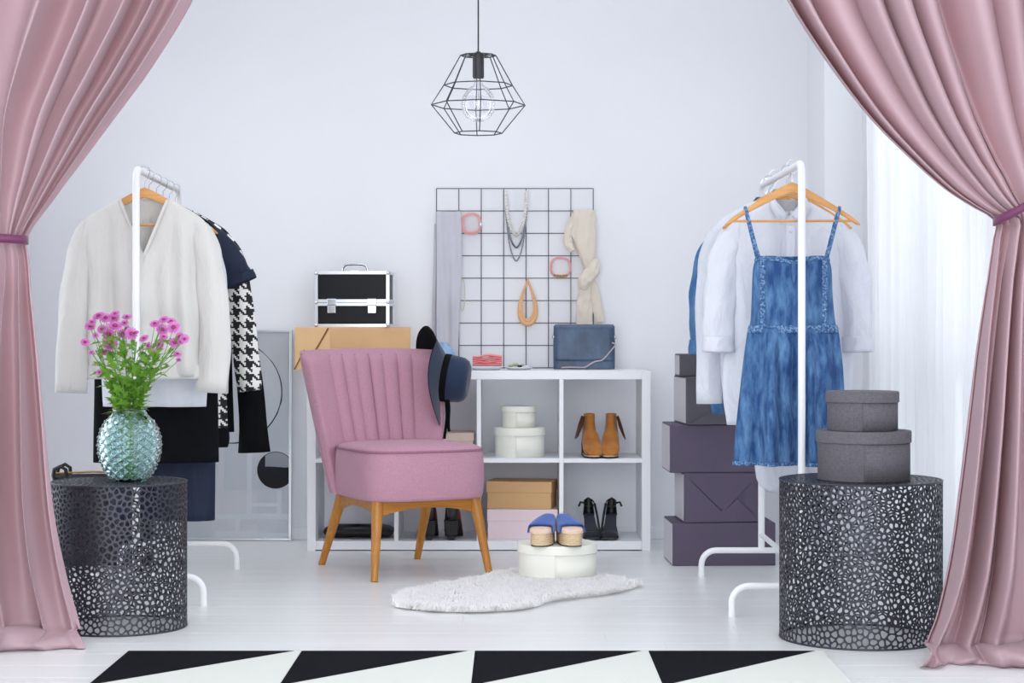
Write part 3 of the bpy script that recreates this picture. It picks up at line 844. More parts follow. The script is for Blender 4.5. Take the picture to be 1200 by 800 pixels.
cloth_tube('side_loop', [rel(674, 250, .005), rel(667, 270, .004), rel(666, 284, .003), rel(672, 294, .0)], [(.012, .01), (.018, .012), (.018, .012), (.012, .01)], 4)
cloth_tube('knot', [rel(699, 304, -.02), rel(694, 318, -.028), rel(684, 330, -.03), rel(685, 338, -.016)], [(.014, .014), (.030, .024), (.028, .022), (.016, .016)], 5)
cloth_tube('tail', [rel(687, 324), rel(686, 345), rel(685, 362), rel(686, 384)], [(.022, .018), (.030, .016), (.034, .012), (.034, .008)], 6)
cloth_tube('tail', [rel(693, 324, .006), rel(697, 345, .006), rel(700, 362, .006), rel(703, 378, .006)], [(.014, .012), (.020, .010), (.022, .009), (.016, .006)], 7)

# ================================================================== ON TOP OF THE SHELF
hb = thing('handbag', 'navy leather clutch bag leaning on the wire grid', 'bag', (PX(684.5, 8.50), 8.50, ST+.0005))
hb.rotation_euler = (R(-4), 0, R(-2))
bwid, bh = .272, .192
rings = []
for i in range(13):
    t = i/12; z = bh*t
    th = .034*(1-t*.55); hw2 = bwid/2*(1 + .012*math.sin(t*PI))
    rings.append([(hw2*math.copysign(abs(math.cos(a))**.25, math.cos(a)), th*math.copysign(abs(math.sin(a))**.55, math.sin(a)), z) for a in np.linspace(0, 2*PI, 49)[:-1]])
MB().loft(rings, True, True, True).build('bag_body', M['bag'], hb, bevel=0)
rows = []
for i in range(14):
    t = i/13; z = lerp(bh+.003, .035, t); rows.append([(lerp(-bwid/2+.008, bwid/2-.008, j/12), -.034*(1-z/bh*.55) - .004 - (.0 if t > 0 else -.01), z) for j in range(13)])
MB().sheet(rows).build('flap', M['bag'], hb, solid=.003)
MB().box(-bwid/2+.004, bwid/2-.004, -.020, .016, bh-.016, bh+.006).build('top_band', M['bag'], hb, smooth=False, bevel=.004)
def spath(p, n=40):
    tb_ = [(k, *q) for k, q in enumerate(p)]
    return [tuple(interp(tb_, k/(n-1)*(len(p)-1))) for k in range(n)]
MB().tube(spath([(bwid/2-.012, -.034, bh*.60), (bwid/2+.002, -.046, bh*.55), (bwid/2-.02, -.048, bh*.40), (bwid/2-.055, -.050, bh*.2), (bwid/2-.09, -.052, .03), (bwid/2-.13, -.056, .006), (0, -.060, .004), (-.06, -.058, .005), (-.10, -.052, .004)]), .0032, 8).build('chain_strap', M['lilac_strap'], hb)
for sx in (-1, 1):
    MB().box(sx*(bwid/2)-.006, sx*(bwid/2)+.006, -.012, .012, bh*.70, bh*.78).build('strap_ring', M['silver'], hb, smooth=False, bevel=.003)
# plate with folded cloth
pl = tag(MB().lathe([(.055, 0), (.058, .001), (.074, .010), (.078, .014), (.076, .016), (.058, .006), (.001, .005)], 56).build('plate', M['porcelain'], loc=(PX(570, 8.34), 8.34, ST+.0005)),
         'small pale grey plate under the folded pink cloth', 'plate')
fc = thing('folded_cloth', 'salmon pink folded cloth lying on the small plate', 'cloth', (PX(571, 8.34), 8.34, ST+.0175))
for k in range(4):
    rg = []
    for i in range(9):
        t = i/8; x = lerp(-.064, .064, t); w_ = .042 + .004*math.sin(i*1.7+k); z0 = .0125*k + .004*math.sin(i*.9+k*1.3)*(k > 0) + .0008
        e_ = .0064*(1-.35*(k == 3)*(1-t))
        rg.append([(x, w_*math.cos(a), z0 + e_ + e_*math.sin(a)) for a in np.linspace(0, 2*PI, 17)[:-1]])
    MB().loft(rg, True, True, True).build('cloth_fold', M['salmon'], fc, angle=60)
# jewellery dish
jd = thing('trinket_dish', 'pale glass trinket dish with brooches beside the plate', 'dish', (PX(608, 8.36), 8.36, ST+.0005))
MB().lathe([(.03, 0), (.05, .002), (.062, .010), (.060, .012), (.045, .005), (.001, .004)], 40).build('dish', M['porcelain'], jd)
for k, (x, y_, z, r, mt) in enumerate(((-.035, -.01, .017, .010, 'sage'), (-.015, .005, .022, .012, 'sage'), (.004, -.012, .016, .009, 'black_leather'), (.016, .006, .021, .008, 'sage'), (.034, -.006, .014, .010, 'pearl'), (.05, .0, .014, .006, 'paleblue'))):
    MB().ball((x, y_, z), r, 9, 6, 1.3, .9, .6).build('brooch', M[mt], jd)
# crumpled pale blue cloth behind the hat
rgs = []
for i in range(11):
    t = i/10; a0 = -PI/2 + PI*t
    rgs.append([((.046*math.cos(a0)+.002)*(1 + .25*math.sin(3*a+i*1.4)+.16*math.sin(7*a+2*i))*math.cos(a), (.03*math.cos(a0)+.002)*(1+.2*math.sin(4*a+i*1.3))*math.sin(a), (.055 + .055*math.sin(a0))*(1+.10*math.sin(5*a+i*.7))) for a in np.linspace(0, 2*PI, 33)[:-1]])
tag(MB().loft(rgs, True, True, True).build('crumpled_scarf', M['paleblue'], loc=(PX(519, 8.42), 8.42, ST+.001), angle=180), 'crumpled pale blue scarf on the shelf unit behind the felt hat', 'scarf')

# ================================================================== PENDANT LAMP
LY = 7.0; lx = PX(560.5, LY)
lampZ = PZ(156, LY)
lamp = thing('pendant_lamp', 'black wire cage pendant lamp with a large clear bulb', 'lamp', (lx, LY, lampZ))
zt, zr1, zr2 = PZ(65, LY)-lampZ, PZ(100, LY)-lampZ, PZ(123, LY)-lampZ
rt, r1, r2, rb = .065, .126, .172, .087
NS = 8; a0 = R(4)
def hexring(r, z): return [(r*math.cos(a0+2*PI*k/NS), r*math.sin(a0+2*PI*k/NS), z) for k in range(NS)]
wr = .0022
for r, z in ((rt, zt), (r1, zr1), (r2, zr2), (rb, 0)):
    h6 = hexring(r, z)
    q = []
    for k in range(NS):
        for s_ in range(4): q.append(tuple(Vector(h6[k]).lerp(Vector(h6[(k+1) % NS]), s_/4)))
    MB().tube(q, wr, 6, True).build('cage_ring', M['black_metal'], lamp)
for k in range(NS):
    MB().tube([hexring(rt, zt)[k], hexring(r1, zr1)[k], hexring(r2, zr2)[k], hexring(rb, 0)[k]], wr, 6).build('cage_wire', M['black_metal'], lamp)
for k in range(4):
    MB().tube([hexring(rt, zt)[k], (0, 0, zt+.001), hexring(rt, zt)[k+4]], wr, 6).build('cage_spoke', M['black_metal'], lamp)
MB().lathe([(.004, zt+.016), (.012, zt+.010), (.021, zt+.004), (.021, zt-.078), (.019, zt-.084), (.015, zt-.084)], 28).build('socket', M['black_metal'], lamp)
zb = zt - .084
MB().lathe([(.013, zb+.004), (.014, zb-.012), (.018, zb-.024), (.040, zb-.040), (.057, zb-.065), (.0625, zb-.095), (.057, zb-.125), (.040, zb-.147), (.018, zb-.157), (.001, zb-.1585)], 36, cap1=False).build('bulb', M['clear'], lamp)
MB().tube([(0, 0, zb), (0, 0, zb-.05), (.008, 0, zb-.09), (-.008, 0, zb-.12), (0, .006, zb-.07), (0, 0, zb-.05)], .0008, 5).build('filament', M['silver'], lamp)
MB().tube([(0, 0, zt+.015), (0, 0, ZC-lampZ-.02)], .0028, 8).build('cord', M['black_metal'], lamp)
MB().lathe([(.045, ZC-lampZ-.025), (.05, ZC-lampZ-.02), (.05, ZC-lampZ-.001)], 28).build('ceiling_rose', M['black_metal'], lamp)

# ================================================================== FRAMED PRINT
fx1, fx0 = PX(341, 8.55), PX(166, 8.55); fw = fx1-fx0; fh = .945
pic = thing('framed_print', 'large framed print of circles in pale grey leaning on the wall', 'picture', ((fx0+fx1)/2, 8.565, .001))
pic.rotation_euler = (R(-2.6), 0, 0)
f = .012
b = MB().box(-fw/2, fw/2, -.012, .012, 0, f).box(-fw/2, fw/2, -.012, .012, fh-f, fh).box(-fw/2, -fw/2+f, -.012, .012, f, fh-f).box(fw/2-f, fw/2, -.012, .012, f, fh-f)
b.build('frame', M['alu'], pic, smooth=False, bevel=.0015)
MB().box(-fw/2+f, fw/2-f, -.003, .004, f, fh-f).build('print', M['print'], pic, smooth=False)
MB().box(-fw/2+f, fw/2-f, -.0075, -.0055, f, fh-f).build('glazing', M['picture_glass'], pic, smooth=False)

# ================================================================== LATTICE SIDE TABLES
def voronoi(pts):
    """cells of the first-class points from a Delaunay triangulation; returns {index: [2-D corners]}"""
    res = delaunay_2d_cdt([Vector(p) for p in pts], [], [], 0, 1e-7)
    vco, faces, vorig = res[0], res[2], res[3]
    cell = {}
    for a, b_, c in faces:
        A, B, D = vco[a], vco[b_], vco[c]
        d = 2*(A.x*(B.y-D.y) + B.x*(D.y-A.y) + D.x*(A.y-B.y))
        if abs(d) < 1e-14: continue
        a2, b2, c2 = A.length_squared, B.length_squared, D.length_squared
        u = ((a2*(B.y-D.y)+b2*(D.y-A.y)+c2*(A.y-B.y))/d, (a2*(D.x-B.x)+b2*(A.x-D.x)+c2*(B.x-A.x))/d)
        for v in (a, b_, c): cell.setdefault(v, []).append(u)
    out = {}
    for v, us in cell.items():
        o = vorig[v]
        if not o: continue
        p = vco[v]
        us.sort(key=lambda q: math.atan2(q[1]-p.y, q[0]-p.x))
        out[o[0]] = us
    return out
def lattice_cells(pts_all, n_real, strut, mapf, mb):
    cells = voronoi(pts_all)
    for i in range(n_real):
        us = cells.get(i)
        if not us: continue
        q = [us[0]]
        for u in us[1:]:
            if math.hypot(u[0]-q[-1][0], u[1]-q[-1][1]) > .0007: q.append(u)
        if len(q) > 3 and math.hypot(q[0][0]-q[-1][0], q[0][1]-q[-1][1]) <= .0007: q.pop()
        n = len(q)
        if n < 3: continue
        cx = sum(u[0] for u in q)/n; cy = sum(u[1] for u in q)/n
        rm = min(math.hypot((q[k][0]+q[(k+1) % n][0])/2-cx, (q[k][1]+q[(k+1) % n][1])/2-cy) for k in range(n))
        if rm < strut*1.25:
            mb.add([mapf(*u) for u in q], [tuple(range(n))]); continue
        s_ = 1 - strut/rm
        hole = [(cx+(u[0]-cx)*s_, cy+(u[1]-cy)*s_) for u in q]
        hp = []
        for k in range(n):
            a, b_, c = hole[k-1], hole[k], hole[(k+1) % n]
            hp.append((lerp(b_[0], a[0], .28), lerp(b_[1], a[1], .28))); hp.append((lerp(b_[0], c[0], .28), lerp(b_[1], c[1], .28)))
        v = [mapf(*u) for u in q] + [mapf(*u) for u in hp]; f = []
        for k in range(n):
            k2 = (k+1) % n
            f.append((k, n+2*k+1, n+2*k)); f.append((k, k2, n+2*k2, n+2*k+1))
        mb.add(v, f)
def weld(o, d=.0003):
    bm = bmesh.new(); bm.from_mesh(o.data); bmesh.ops.remove_doubles(bm, verts=bm.verts, dist=d)
    bmesh.ops.recalc_face_normals(bm, faces=bm.faces); bm.to_mesh(o.data); bm.free()
def lattice_table(label, loc, r, h, seed, cellsz=.0165):
    t = thing('lattice_side_table', label, 'table', loc)
    rd = random.Random(seed); Cc = 2*PI*r
    # uneven openings: small ones broken by clusters of bigger ones
    def fill(gen, inside, n_try, size):
        g, pts = {}, []
        for _ in range(n_try):
            p = gen()
            if not inside(p): continue
            rr_ = size(p); k0 = (int(p[0]//.02), int(p[1]//.02)); ok = True
            for a_ in (-1, 0, 1):
                for b_ in (-1, 0, 1):
                    for q in g.get((k0[0]+a_, k0[1]+b_), ()):
                        if (p[0]-q[0])**2 + (p[1]-q[1])**2 < rr_*rr_: ok = False; break
                    if not ok: break
                if not ok: break
            if ok: g.setdefault(k0, []).append(p); pts.append(p)
        return pts
    def size(p):
        return cellsz*(.62 + .42*(.5 + .5*math.sin(p[0]*41 + 2.2*math.sin(p[1]*31)) * math.sin(p[1]*47 + 1.7*math.sin(p[0]*29))))
    pts = fill(lambda: (rd.uniform(0, Cc), rd.uniform(0, h)), lambda p: True, 16000, size)
    allp = list(pts)
    mgn = .05
    for x, z in pts:
        xs = [x] + ([x+Cc] if x < mgn else []) + ([x-Cc] if x > Cc-mgn else [])
        for k, xx in enumerate(xs):
            if k: allp.append((xx, z))
            if z < mgn: allp.append((xx, -z))
            if z > h-mgn: allp.append((xx, 2*h-z))
    mb = MB()
    lattice_cells(allp, len(pts), .0020, lambda x, z: (r*math.cos(x/r), r*math.sin(x/r), z), mb)
    o = mb.build('lattice_wall', M['lattice'], t, smooth=False); weld(o)
    md = o.modifiers.new('solid', 'SOLIDIFY'); md.thickness = .0022; md.offset = 0
    pts = fill(lambda: (rd.uniform(-r, r), rd.uniform(-r, r)), lambda p: math.hypot(*p) < r-.001, 6000, size)
    allp = list(pts)
    for x, y_ in pts:
        q = math.hypot(x, y_)
        if q > r-.05: allp.append((x*(2*r-q)/q, y_*(2*r-q)/q))
    mb = MB()
    lattice_cells(allp, len(pts), .0024, lambda x, y_: (x, y_, h), mb)
    o = mb.build('lattice_top', M['lattice'], t, smooth=False); weld(o)
    md = o.modifiers.new('solid', 'SOLIDIFY'); md.thickness = .0022; md.offset = -1
    for z, nm in ((.003, 'bottom_rim'), (h-.0015, 'top_rim')):
        MB().tube([(r*math.cos(2*PI*j/72), r*math.sin(2*PI*j/72), z) for j in range(72)], .003, 8, True).build(nm, M['lattice'], t)
    return t
TLX, TLY, TLR, TLH = -1.253, 6.10, .2125, .464
TRX, TRY, TRR, TRH = 1.072, 5.88, .2467, .488
lattice_table('dark pierced metal drum table carrying the glass vase', (TLX, TLY, 0), TLR, TLH, 2)
lattice_table('dark pierced metal drum table carrying two grey hatboxes', (TRX, TRY, 0), TRR, TRH, 6)
roundbox('hatbox', 'larger grey linen round box directly on the drum table', (PX(1012, 5.86), 5.86, TRH+.0015), .1445, .150, M['greybox'], .036)
roundbox('hatbox', 'smaller grey linen round box on top of the larger grey one', (PX(1010.5, 5.86), 5.86, TRH+.152), .1115, .119, M['greybox'], .033)

# ================================================================== VASE AND FLOWERS
VX, VY, VZ = PX(152.5, 6.08), 6.07, TLH+.0015
va = thing('glass_vase', 'aqua glass vase with pointed diamond bumps on the drum table', 'vase', (VX, VY, VZ))
VHt = .232
prof = [(0, .050), (.012, .062), (.03, .074), (.06, .088), (.095, .096), (.13, .097), (.165, .089), (.19, .075), (.21, .060), (.222, .054), (VHt, .056)]
nR, nA = 110, 168
rings = []
for i in range(nR+1):
    z = VHt*i/nR; r0 = interp([(a, b_) for a, b_ in prof], z)[0]; ring = []
    for j in range(nA):
        an = 2*PI*j/nA
        A_ = an/(2*PI)*14; B_ = z/VHt*9
        u, v = (A_ + B_) , (A_ - B_)
        fu, fv = abs(u - round(u)), abs(v - round(v))
        bump = (1 - 2*max(fu, fv))
        bump *= min(1, z/.02)*min(1, max(0, (.215-z)/.02))
        r_ = r0 + .009*bump - .002
        ring.append((r_*math.cos(an), r_*math.sin(an), z))
    rings.append(ring)
inner = [[((interp([(a, b_) for a, b_ in prof], z)[0]-.006)*math.cos(2*PI*j/nA), (interp([(a, b_) for a, b_ in prof], z)[0]-.006)*math.sin(2*PI*j/nA), z) for j in range(nA)] for z in np.linspace(VHt, .010, 40)]
MB().loft(rings + inner, True, True, True).build('vase_glass', M['aqua'], va, angle=180)

# one leaf and one blossom mesh, shared by every copy
lf = MB()
out_ = [(0, 0), (.10, .16), (.06, .28), (.24, .36), (.14, .50), (.26, .64), (.10, .74), (.05, .9), (0, 1)]
L_ = .046
vv = [(0, y_*L_, .06*L_*math.sin(y_*3)) for _, y_ in out_]
vr = [(x*L_, y_*L_, .14*x*L_ + .06*L_*math.sin(y_*3)) for x, y_ in out_]
vl = [(-x*L_, y_*L_, .14*x*L_ + .06*L_*math.sin(y_*3)) for x, y_ in out_]
lf.sheet([vl, vv, vr])
leaf0 = lf.build('leaf', M['leaf'], angle=180); leaf_me = leaf0.data; bpy.data.objects.remove(leaf0)
bl = MB()
for layer, (npt, r0, up) in enumerate(((15, .0155, .003), (12, .0115, .006))):
    for k in range(npt):
        a = 2*PI*k/npt + layer*.2; d = Vector((math.cos(a), math.sin(a), 0)); s_ = Vector((-d.y, d.x, 0))
        w_ = r0*.20
        bl.add([d*.003, d*r0*.55 + s_*w_ + Vector((0, 0, up*.6)), d*r0 + s_*w_*.55 + Vector((0, 0, up)), d*r0*1.03 + Vector((0, 0, up*.9)), d*r0 - s_*w_*.55 + Vector((0, 0, up)), d*r0*.55 - s_*w_ + Vector((0, 0, up*.6))], [(0, 1, 2, 3, 4, 5)])
bl.lathe([(.002, -.006), (.005, -.002), (.006, .001)], 8)
bl0 = bl.build('blossom', M['petal'], angle=180); bl_me = bl0.data; bpy.data.objects.remove(bl0)
ce = MB().ball((0, 0, .005), .0052, 8, 5, 1, 1, .6).build('blossom_eye', M['flower_eye']); ce_me = ce.data; bpy.data.objects.remove(ce)
def linkme(name, me, parent, loc, q, sc=1.0):
    o = bpy.data.objects.new(name, me); C.objects.link(o); o.parent = parent; o.location = loc
    o.rotation_mode = 'QUATERNION'; o.rotation_quaternion = q; o.scale = (sc,)*3
    return o
frd = random.Random(12)
def spray(label, tops, lean, heads):
    """flower stem: rises from inside the vase, branches near the top, carries blossoms and leaves (all offsets in metres from the vase base)"""
    t = thing('flower_stem', label, 'flower', (VX, VY, VZ), 0, 'pink flower stems in the glass vase')
    bx, by, bz = lean[0]*-.35, lean[1]*-.35, .014
    nx, ny, nz = lean[0]*.30, lean[1]*.3, VHt - .01
    tx, ty, tz = tops
    path = [Vector((bx, by, bz)), Vector((nx*.4, ny*.4, .12)), Vector((nx, ny, nz)), Vector((lerp(nx, tx, .45), lerp(ny, ty, .45), lerp(nz, tz, .5))), Vector((tx, ty, tz))]
    tabx = [(n, *p) for n, p in enumerate(path)]
    P = [Vector(interp(tabx, k/16*4)) for k in range(17)]
    MB().tube(P, [.0028 - .001*k/16 for k in range(17)], 6).build('stem', M['stem'], t)
    br = MB()
    for (dx, dy, dz, sc, face) in heads:
        end = Vector((tx+dx, ty+dy, tz+dz)); st = P[13] if dz > -.05 else P[11]
        br.tube([st, st.lerp(end, .5) + Vector((0, 0, -.006)), end], .0011, 5)
        nrm = Vector(face).normalized(); q = Vector((0, 0, 1)).rotation_difference(nrm)
        bo = linkme('blossom', bl_me, t, end, q, sc*1.18)
        linkme('blossom_eye', ce_me, bo, (0, 0, 0), (1, 0, 0, 0))
    br.build('side_stem', M['stem'], t)
    for k in range(34):
        s_ = frd.uniform(.44, .97); i = s_*16; p = P[int(i)].lerp(P[min(16, int(i)+1)], i-int(i))
        a = frd.uniform(0, 2*PI); el = frd.uniform(-.3, .9)
        d = Vector((math.cos(a)*math.cos(el), math.sin(a)*math.cos(el), math.sin(el)))
        q = Vector((0, 1, 0)).rotation_difference(d)
        linkme('leaf', leaf_me, t, p + d*.003, q, frd.uniform(.75, 1.3)*(1.45 - 1.0*(s_-.44)))
    for k in range(5):   # small leaves below the rim, inside the glass
        pass
def FH(px, py): return (PX(px, VY) - VX, PZ(py, VY) - VZ)
def heads_at(top, lst):
    out = []
    for px, py, sc in lst:
        x, z = FH(px, py)
        out.append((x-top[0], frd.uniform(-.035, .03)-top[1], z-top[2], sc, (frd.uniform(-.5, .5), -1 + frd.uniform(-.1, .5), frd.uniform(.1, 1.0))))
    return out
def mk(label, px, py, yy, lean, lst):
    x, z = FH(px, py); top = (x, yy, z); spray(label, top, lean, heads_at(top, lst))
mk('pink daisy stem reaching furthest out over the wall side of the vase', 112, 410, 0, (-.05, .0), [(100, 401, .8), (110, 413, .55), (105, 383, 1.0), (110, 378, .8), (119, 436, .6)])
mk('pink daisy stem with the highest cluster in the fuller bunch', 122, 392, -.01, (-.035, -.02), [(117, 371, 1.15), (124, 373, 1.0), (119, 386, .9), (113, 393, .6)])
mk('pink daisy stem facing the room in the fuller bunch', 134, 396, -.03, (-.02, -.04), [(137, 383, 1.35), (125, 392, 1.25), (131, 403, 1.3), (143, 391, .9), (124, 413, .85)])
mk('pink daisy stem behind the fuller bunch with one head seen side-on', 142, 390, .03, (-.015, .04), [(133, 373, 1.1), (136, 368, .8), (149, 372, .9), (146, 379, .7), (147, 385, .6)])
mk('pink daisy stem with lone heads between the two bunches', 160, 400, .0, (.0, .01), [(155, 391, 1.15), (160, 391, .8), (165, 416, .6), (171, 397, .9), (176, 405, .7)])
mk('pink daisy stem topped by small heads in the thinner bunch', 186, 388, .01, (.02, -.03), [(181, 380, .95), (192, 375, .9), (199, 377, .85), (180, 412, .7)])
mk('pink daisy stem facing the room in the thinner bunch', 192, 400, -.03, (.03, -.035), [(189, 387, 1.15), (193, 395, .8), (188, 404, .95), (204, 402, 1.0)])
mk('pink daisy stem reaching out over the rim of the drum table', 206, 398, .01, (.05, .0), [(204, 384, 1.2), (211, 394, .8), (217, 397, .85), (208, 415, .75), (212, 401, .6), (209, 422, .5)])

# ================================================================== CHAIR
ch = thing('slipper_chair', 'pink upholstered armless chair with channelled back and honey wood legs', 'chair', (-.443, 7.55, 0), R(28))
# seat
def seat_ring(z, grow, puff=0):
    ring = []
    for j in range(72):
        a = 2*PI*j/72; c, s_ = math.cos(a), math.sin(a)
        x = math.copysign(abs(c)**.42, c); y_ = math.copysign(abs(s_)**.42, s_)
        yl = lerp(-.315, .19, (y_+1)/2) ; yl = lerp(-.0625, yl, grow) if grow < 1 else yl + y_*(grow-1)*.3
        half = lerp(.262, .235, (y_+1)/2) * (grow if grow < 1 else 1 + (grow-1))
        bow = -.022*(1-x*x)*(1 if y_ < 0 else 0)*abs(y_)
        ring.append((half*x, yl + bow*min(1, grow), z))
    return ring
MB().loft([seat_ring(.296, .93), seat_ring(.298, .965), seat_ring(.31, .985), seat_ring(.36, 1.0), seat_ring(.43, .995), seat_ring(.470, .982), seat_ring(.482, .968)], True, True, False).build('seat_side', M['chair'], ch, angle=70)
MB().loft([seat_ring(.480, .968), seat_ring(.490, .955), seat_ring(.498, .90), seat_ring(.505, .75), seat_ring(.508, .5), seat_ring(.509, .2), seat_ring(.509, .02)], True, False, True).build('seat_top', M['chair'], ch, angle=70)
MB().tube(seat_ring(.483, .975), .005, 8, True).build('seat_piping', M['piping'], ch)
# backrest: curved shell with stitched channels
def back_pt(s_, t, off):
    w_ = lerp(.238, .318, t**.9); x = w_*s_
    yb = lerp(.185, .345, t**1.05) - .085*abs(s_)**2.2*(0.6+.4*t)
    return x, yb + off
rows = []
NT_ = 44
for i in range(NT_+1):
    t = i/NT_; z = lerp(.30, .852, t)
    thick = .085*(1 - max(0, (t-.9)/.1)**3*.75)
    if t > .93: z -= 0
    ring = []
    K = 140
    for j in range(K+1):
        s_ = -1 + 2*j/K
        lxp = s_*.25
        ch_ = 0
        if abs(lxp) < .1445 and z > .47:
            q = (lxp/.048) % 1.0
            ch_ = -.018*(abs(math.sin(PI*q))**.42) + .009
        elif z > .47:
            q = min(1, (abs(lxp)-.144)/.05); ch_ = -.018*math.sin(min(q, 1)*PI/2)**.42 + .009 if q > 0 else .009
        edge = max(0, (abs(s_)-.90)/.10)
        x, y_ = back_pt(s_, t, -thick/2*(1-edge**3*.72) + ch_*(1-edge)*min(1, (1-t)*14))
        zz = z + (.010*(1-s_*s_) if t > .85 else 0)*(t-.85)/.15
        ring.append((x, y_, zz))
    for j in range(K+1):
        s_ = 1 - 2*j/K; edge = max(0, (abs(s_)-.90)/.10)
        x, y_ = back_pt(s_, t, thick/2*(1-edge**3*.72)); ring.append((x, y_, z + (.010*(1-s_*s_) if t > .85 else 0)*(t-.85)/.15))
    rows.append(ring)
top = rows[-1]; n = len(top)
for sc, dz in ((.6, .006), (.15, .009)):
    ring = []
    for j in range(n):
        k = n-1-j; m_ = ((top[j][0]+top[k][0])/2, (top[j][1]+top[k][1])/2)
        ring.append((lerp(m_[0], top[j][0], sc), lerp(m_[1], top[j][1], sc), top[j][2]+dz))
    rows.append(ring)
MB().loft(rows, True, True, True).build('backrest', M['chair'], ch, angle=75)
for k in range(-3, 4):      # stitched seams between the channels
    pts = []
    for i in range(22):
        t = lerp(.33, .975, i/21); s_ = k*.048/.25; thick = .085*(1 - max(0, (t-.9)/.1)**3*.75)
        x, y_ = back_pt(s_, t, -thick/2 + .0075*min(1, (1-t)*14)); pts.append((x, y_, lerp(.30, .852, t) + (.010*(1-s_*s_)*(t-.85)/.15 if t > .85 else 0)))
    MB().tube(pts, .0028, 6).build('channel_seam', M['piping'], ch)
for sx in (-1, 1):
    pts = []
    for i in range(24):
        t = i/23; x, y_ = back_pt(sx*.985, t, -.008); pts.append((x+sx*.001, y_, lerp(.30, .85, t)))
    MB().tube(pts, .0035, 6).build('back_piping', M['piping'], ch)
# wooden frame
def leg(tx, ty, fx_, fy_, r0=.0235, r1=.0135):
    P = [Vector((tx, ty, .297)).lerp(Vector((fx_, fy_, 0)), k/10) for k in range(11)]
    MB().tube(P, [lerp(r0, r1, (k/10)**.9) for k in range(11)], 16).build('leg', M['legwood'], ch)
leg(-.205, -.245, -.243, -.30); leg(.205, -.245, .243, -.30); leg(-.19, .13, -.215, .285); leg(.19, .13, .205, .275)
def apron(p0, p1, dip):
    p0, p1 = Vector(p0), Vector(p1); d = (p1-p0); L = d.length; ux = d.normalized(); nz_ = Vector((-ux.y, ux.x, 0))*.011
    poly = [(0, .2955), (L, .2955)]
    for k in range(25):
        t = 1-k/24; e = abs(2*t-1)
        low = .296 - dip*(.55 + .45*max(0, (e**2.2))) - .006*math.cos(t*PI*4)*(.25 < t < .75)*0
        poly.append((t*L, low))
    v = []; nn = len(poly)
    for sgn in (-1, 1):
        for a, z in poly:
            q = p0 + ux*a + nz_*sgn; v.append((q.x, q.y, z))
    MB().add(v, [tuple(range(nn)), tuple(range(2*nn-1, nn-1, -1))] + [(j, (j+1) % nn, nn+(j+1) % nn, nn+j) for j in range(nn)]).build('apron', M['legwood_x'] if 'legwood_x' in M else M['legwood'], ch, angle=30, bevel=.002)
M['legwood_x'] = wood('honey_wood_rail', '#9a5f1c', '#bd8230', 0, 16, .38)
apron((-.20, -.245, 0), (.20, -.245, 0), .058); apron((-.205, -.24, 0), (-.19, .13, 0), .058); apron((.205, -.24, 0), (.19, .13, 0), .058); apron((-.19, .13, 0), (.19, .13, 0), .05)

# ------------------------------------------------------------------ felt hat hung on the corner of the backrest
hat = thing('felt_hat', 'navy felt hat with wavy brim hung on the corner of the pink chair', 'hat', (PX(519, 7.83), 7.83, PZ(442, 7.83)))
ax = Vector((.975, -.10, -.14)).normalized()
up_ = Vector((0, 0, 1)); up_ = (up_ - ax*up_.dot(ax)).normalized(); rt_ = up_.cross(ax)   # rt_ ~ depth direction
hm = Matrix((rt_, up_, ax)).transposed().to_4x4()
def hp_(r, th, h):   # th: 0 = up
    return hm @ Vector((r*math.sin(th), r*math.cos(th), h))
def brim_h(th, f):   # deflection along the axis at fraction f of the brim
    c = math.cos(th)
    return f**1.15*(-.150*max(0, math.cos(th-R(52)))**1.1 - .040*max(0, math.cos(th+R(70)))**1.5 + .020*max(0, -math.cos(th-R(10)))**2)
NB = 96
rows_t, rows_b = [], []
for i in range(9):
    f_ = i/8
    rows_t.append([hp_(lerp(.088, .188+.012*math.cos(2*th), f_), th, brim_h(th, f_)+.002) for th in np.linspace(0, 2*PI, NB+1)[:-1]])
    rows_b.append([hp_(lerp(.088, .187+.012*math.cos(2*th), f_), th, brim_h(th, f_)-.0015) for th in np.linspace(0, 2*PI, NB+1)[:-1]])
MB().loft(rows_t).build('brim', M['navy'], hat, angle=180)
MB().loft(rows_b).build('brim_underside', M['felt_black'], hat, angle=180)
cr = []
for r, h in ((.094, 0), (.093, .02), (.092, .05), (.088, .08), (.078, .098), (.060, .108), (.035, .106), (.002, .102)):
    cr.append([hp_(r*(1+.04*math.cos(2*th)), th, h) for th in np.linspace(0, 2*PI, 65)[:-1]])
MB().loft(cr, True, False, True).build('crown', M['navy'], hat, angle=60)
MB().loft([[hp_(r, th, h) for th in np.linspace(0, 2*PI, 65)[:-1]] for r, h in ((.0985, .001), (.0985, .02), (.0975, .026), (.094, .026))]).build('hat_band', M['felt_black'], hat)
for k, dx in enumerate((0, .016)):
    base = Vector((.018+dx*.3, -.04, -.085))
    MB().sheet([[base + Vector((dx*t_*1.0 - .006 + .006*math.sin(t_*4+k), -.004*k + .004*math.sin(t_*6), -t_*(.165-.03*k))) + Vector((w_, 0, 0)) for t_ in np.linspace(0, 1, 9)] for w_ in (-.006, .006)]).build('ribbon', M['felt_black'], hat, angle=180, solid=.001)

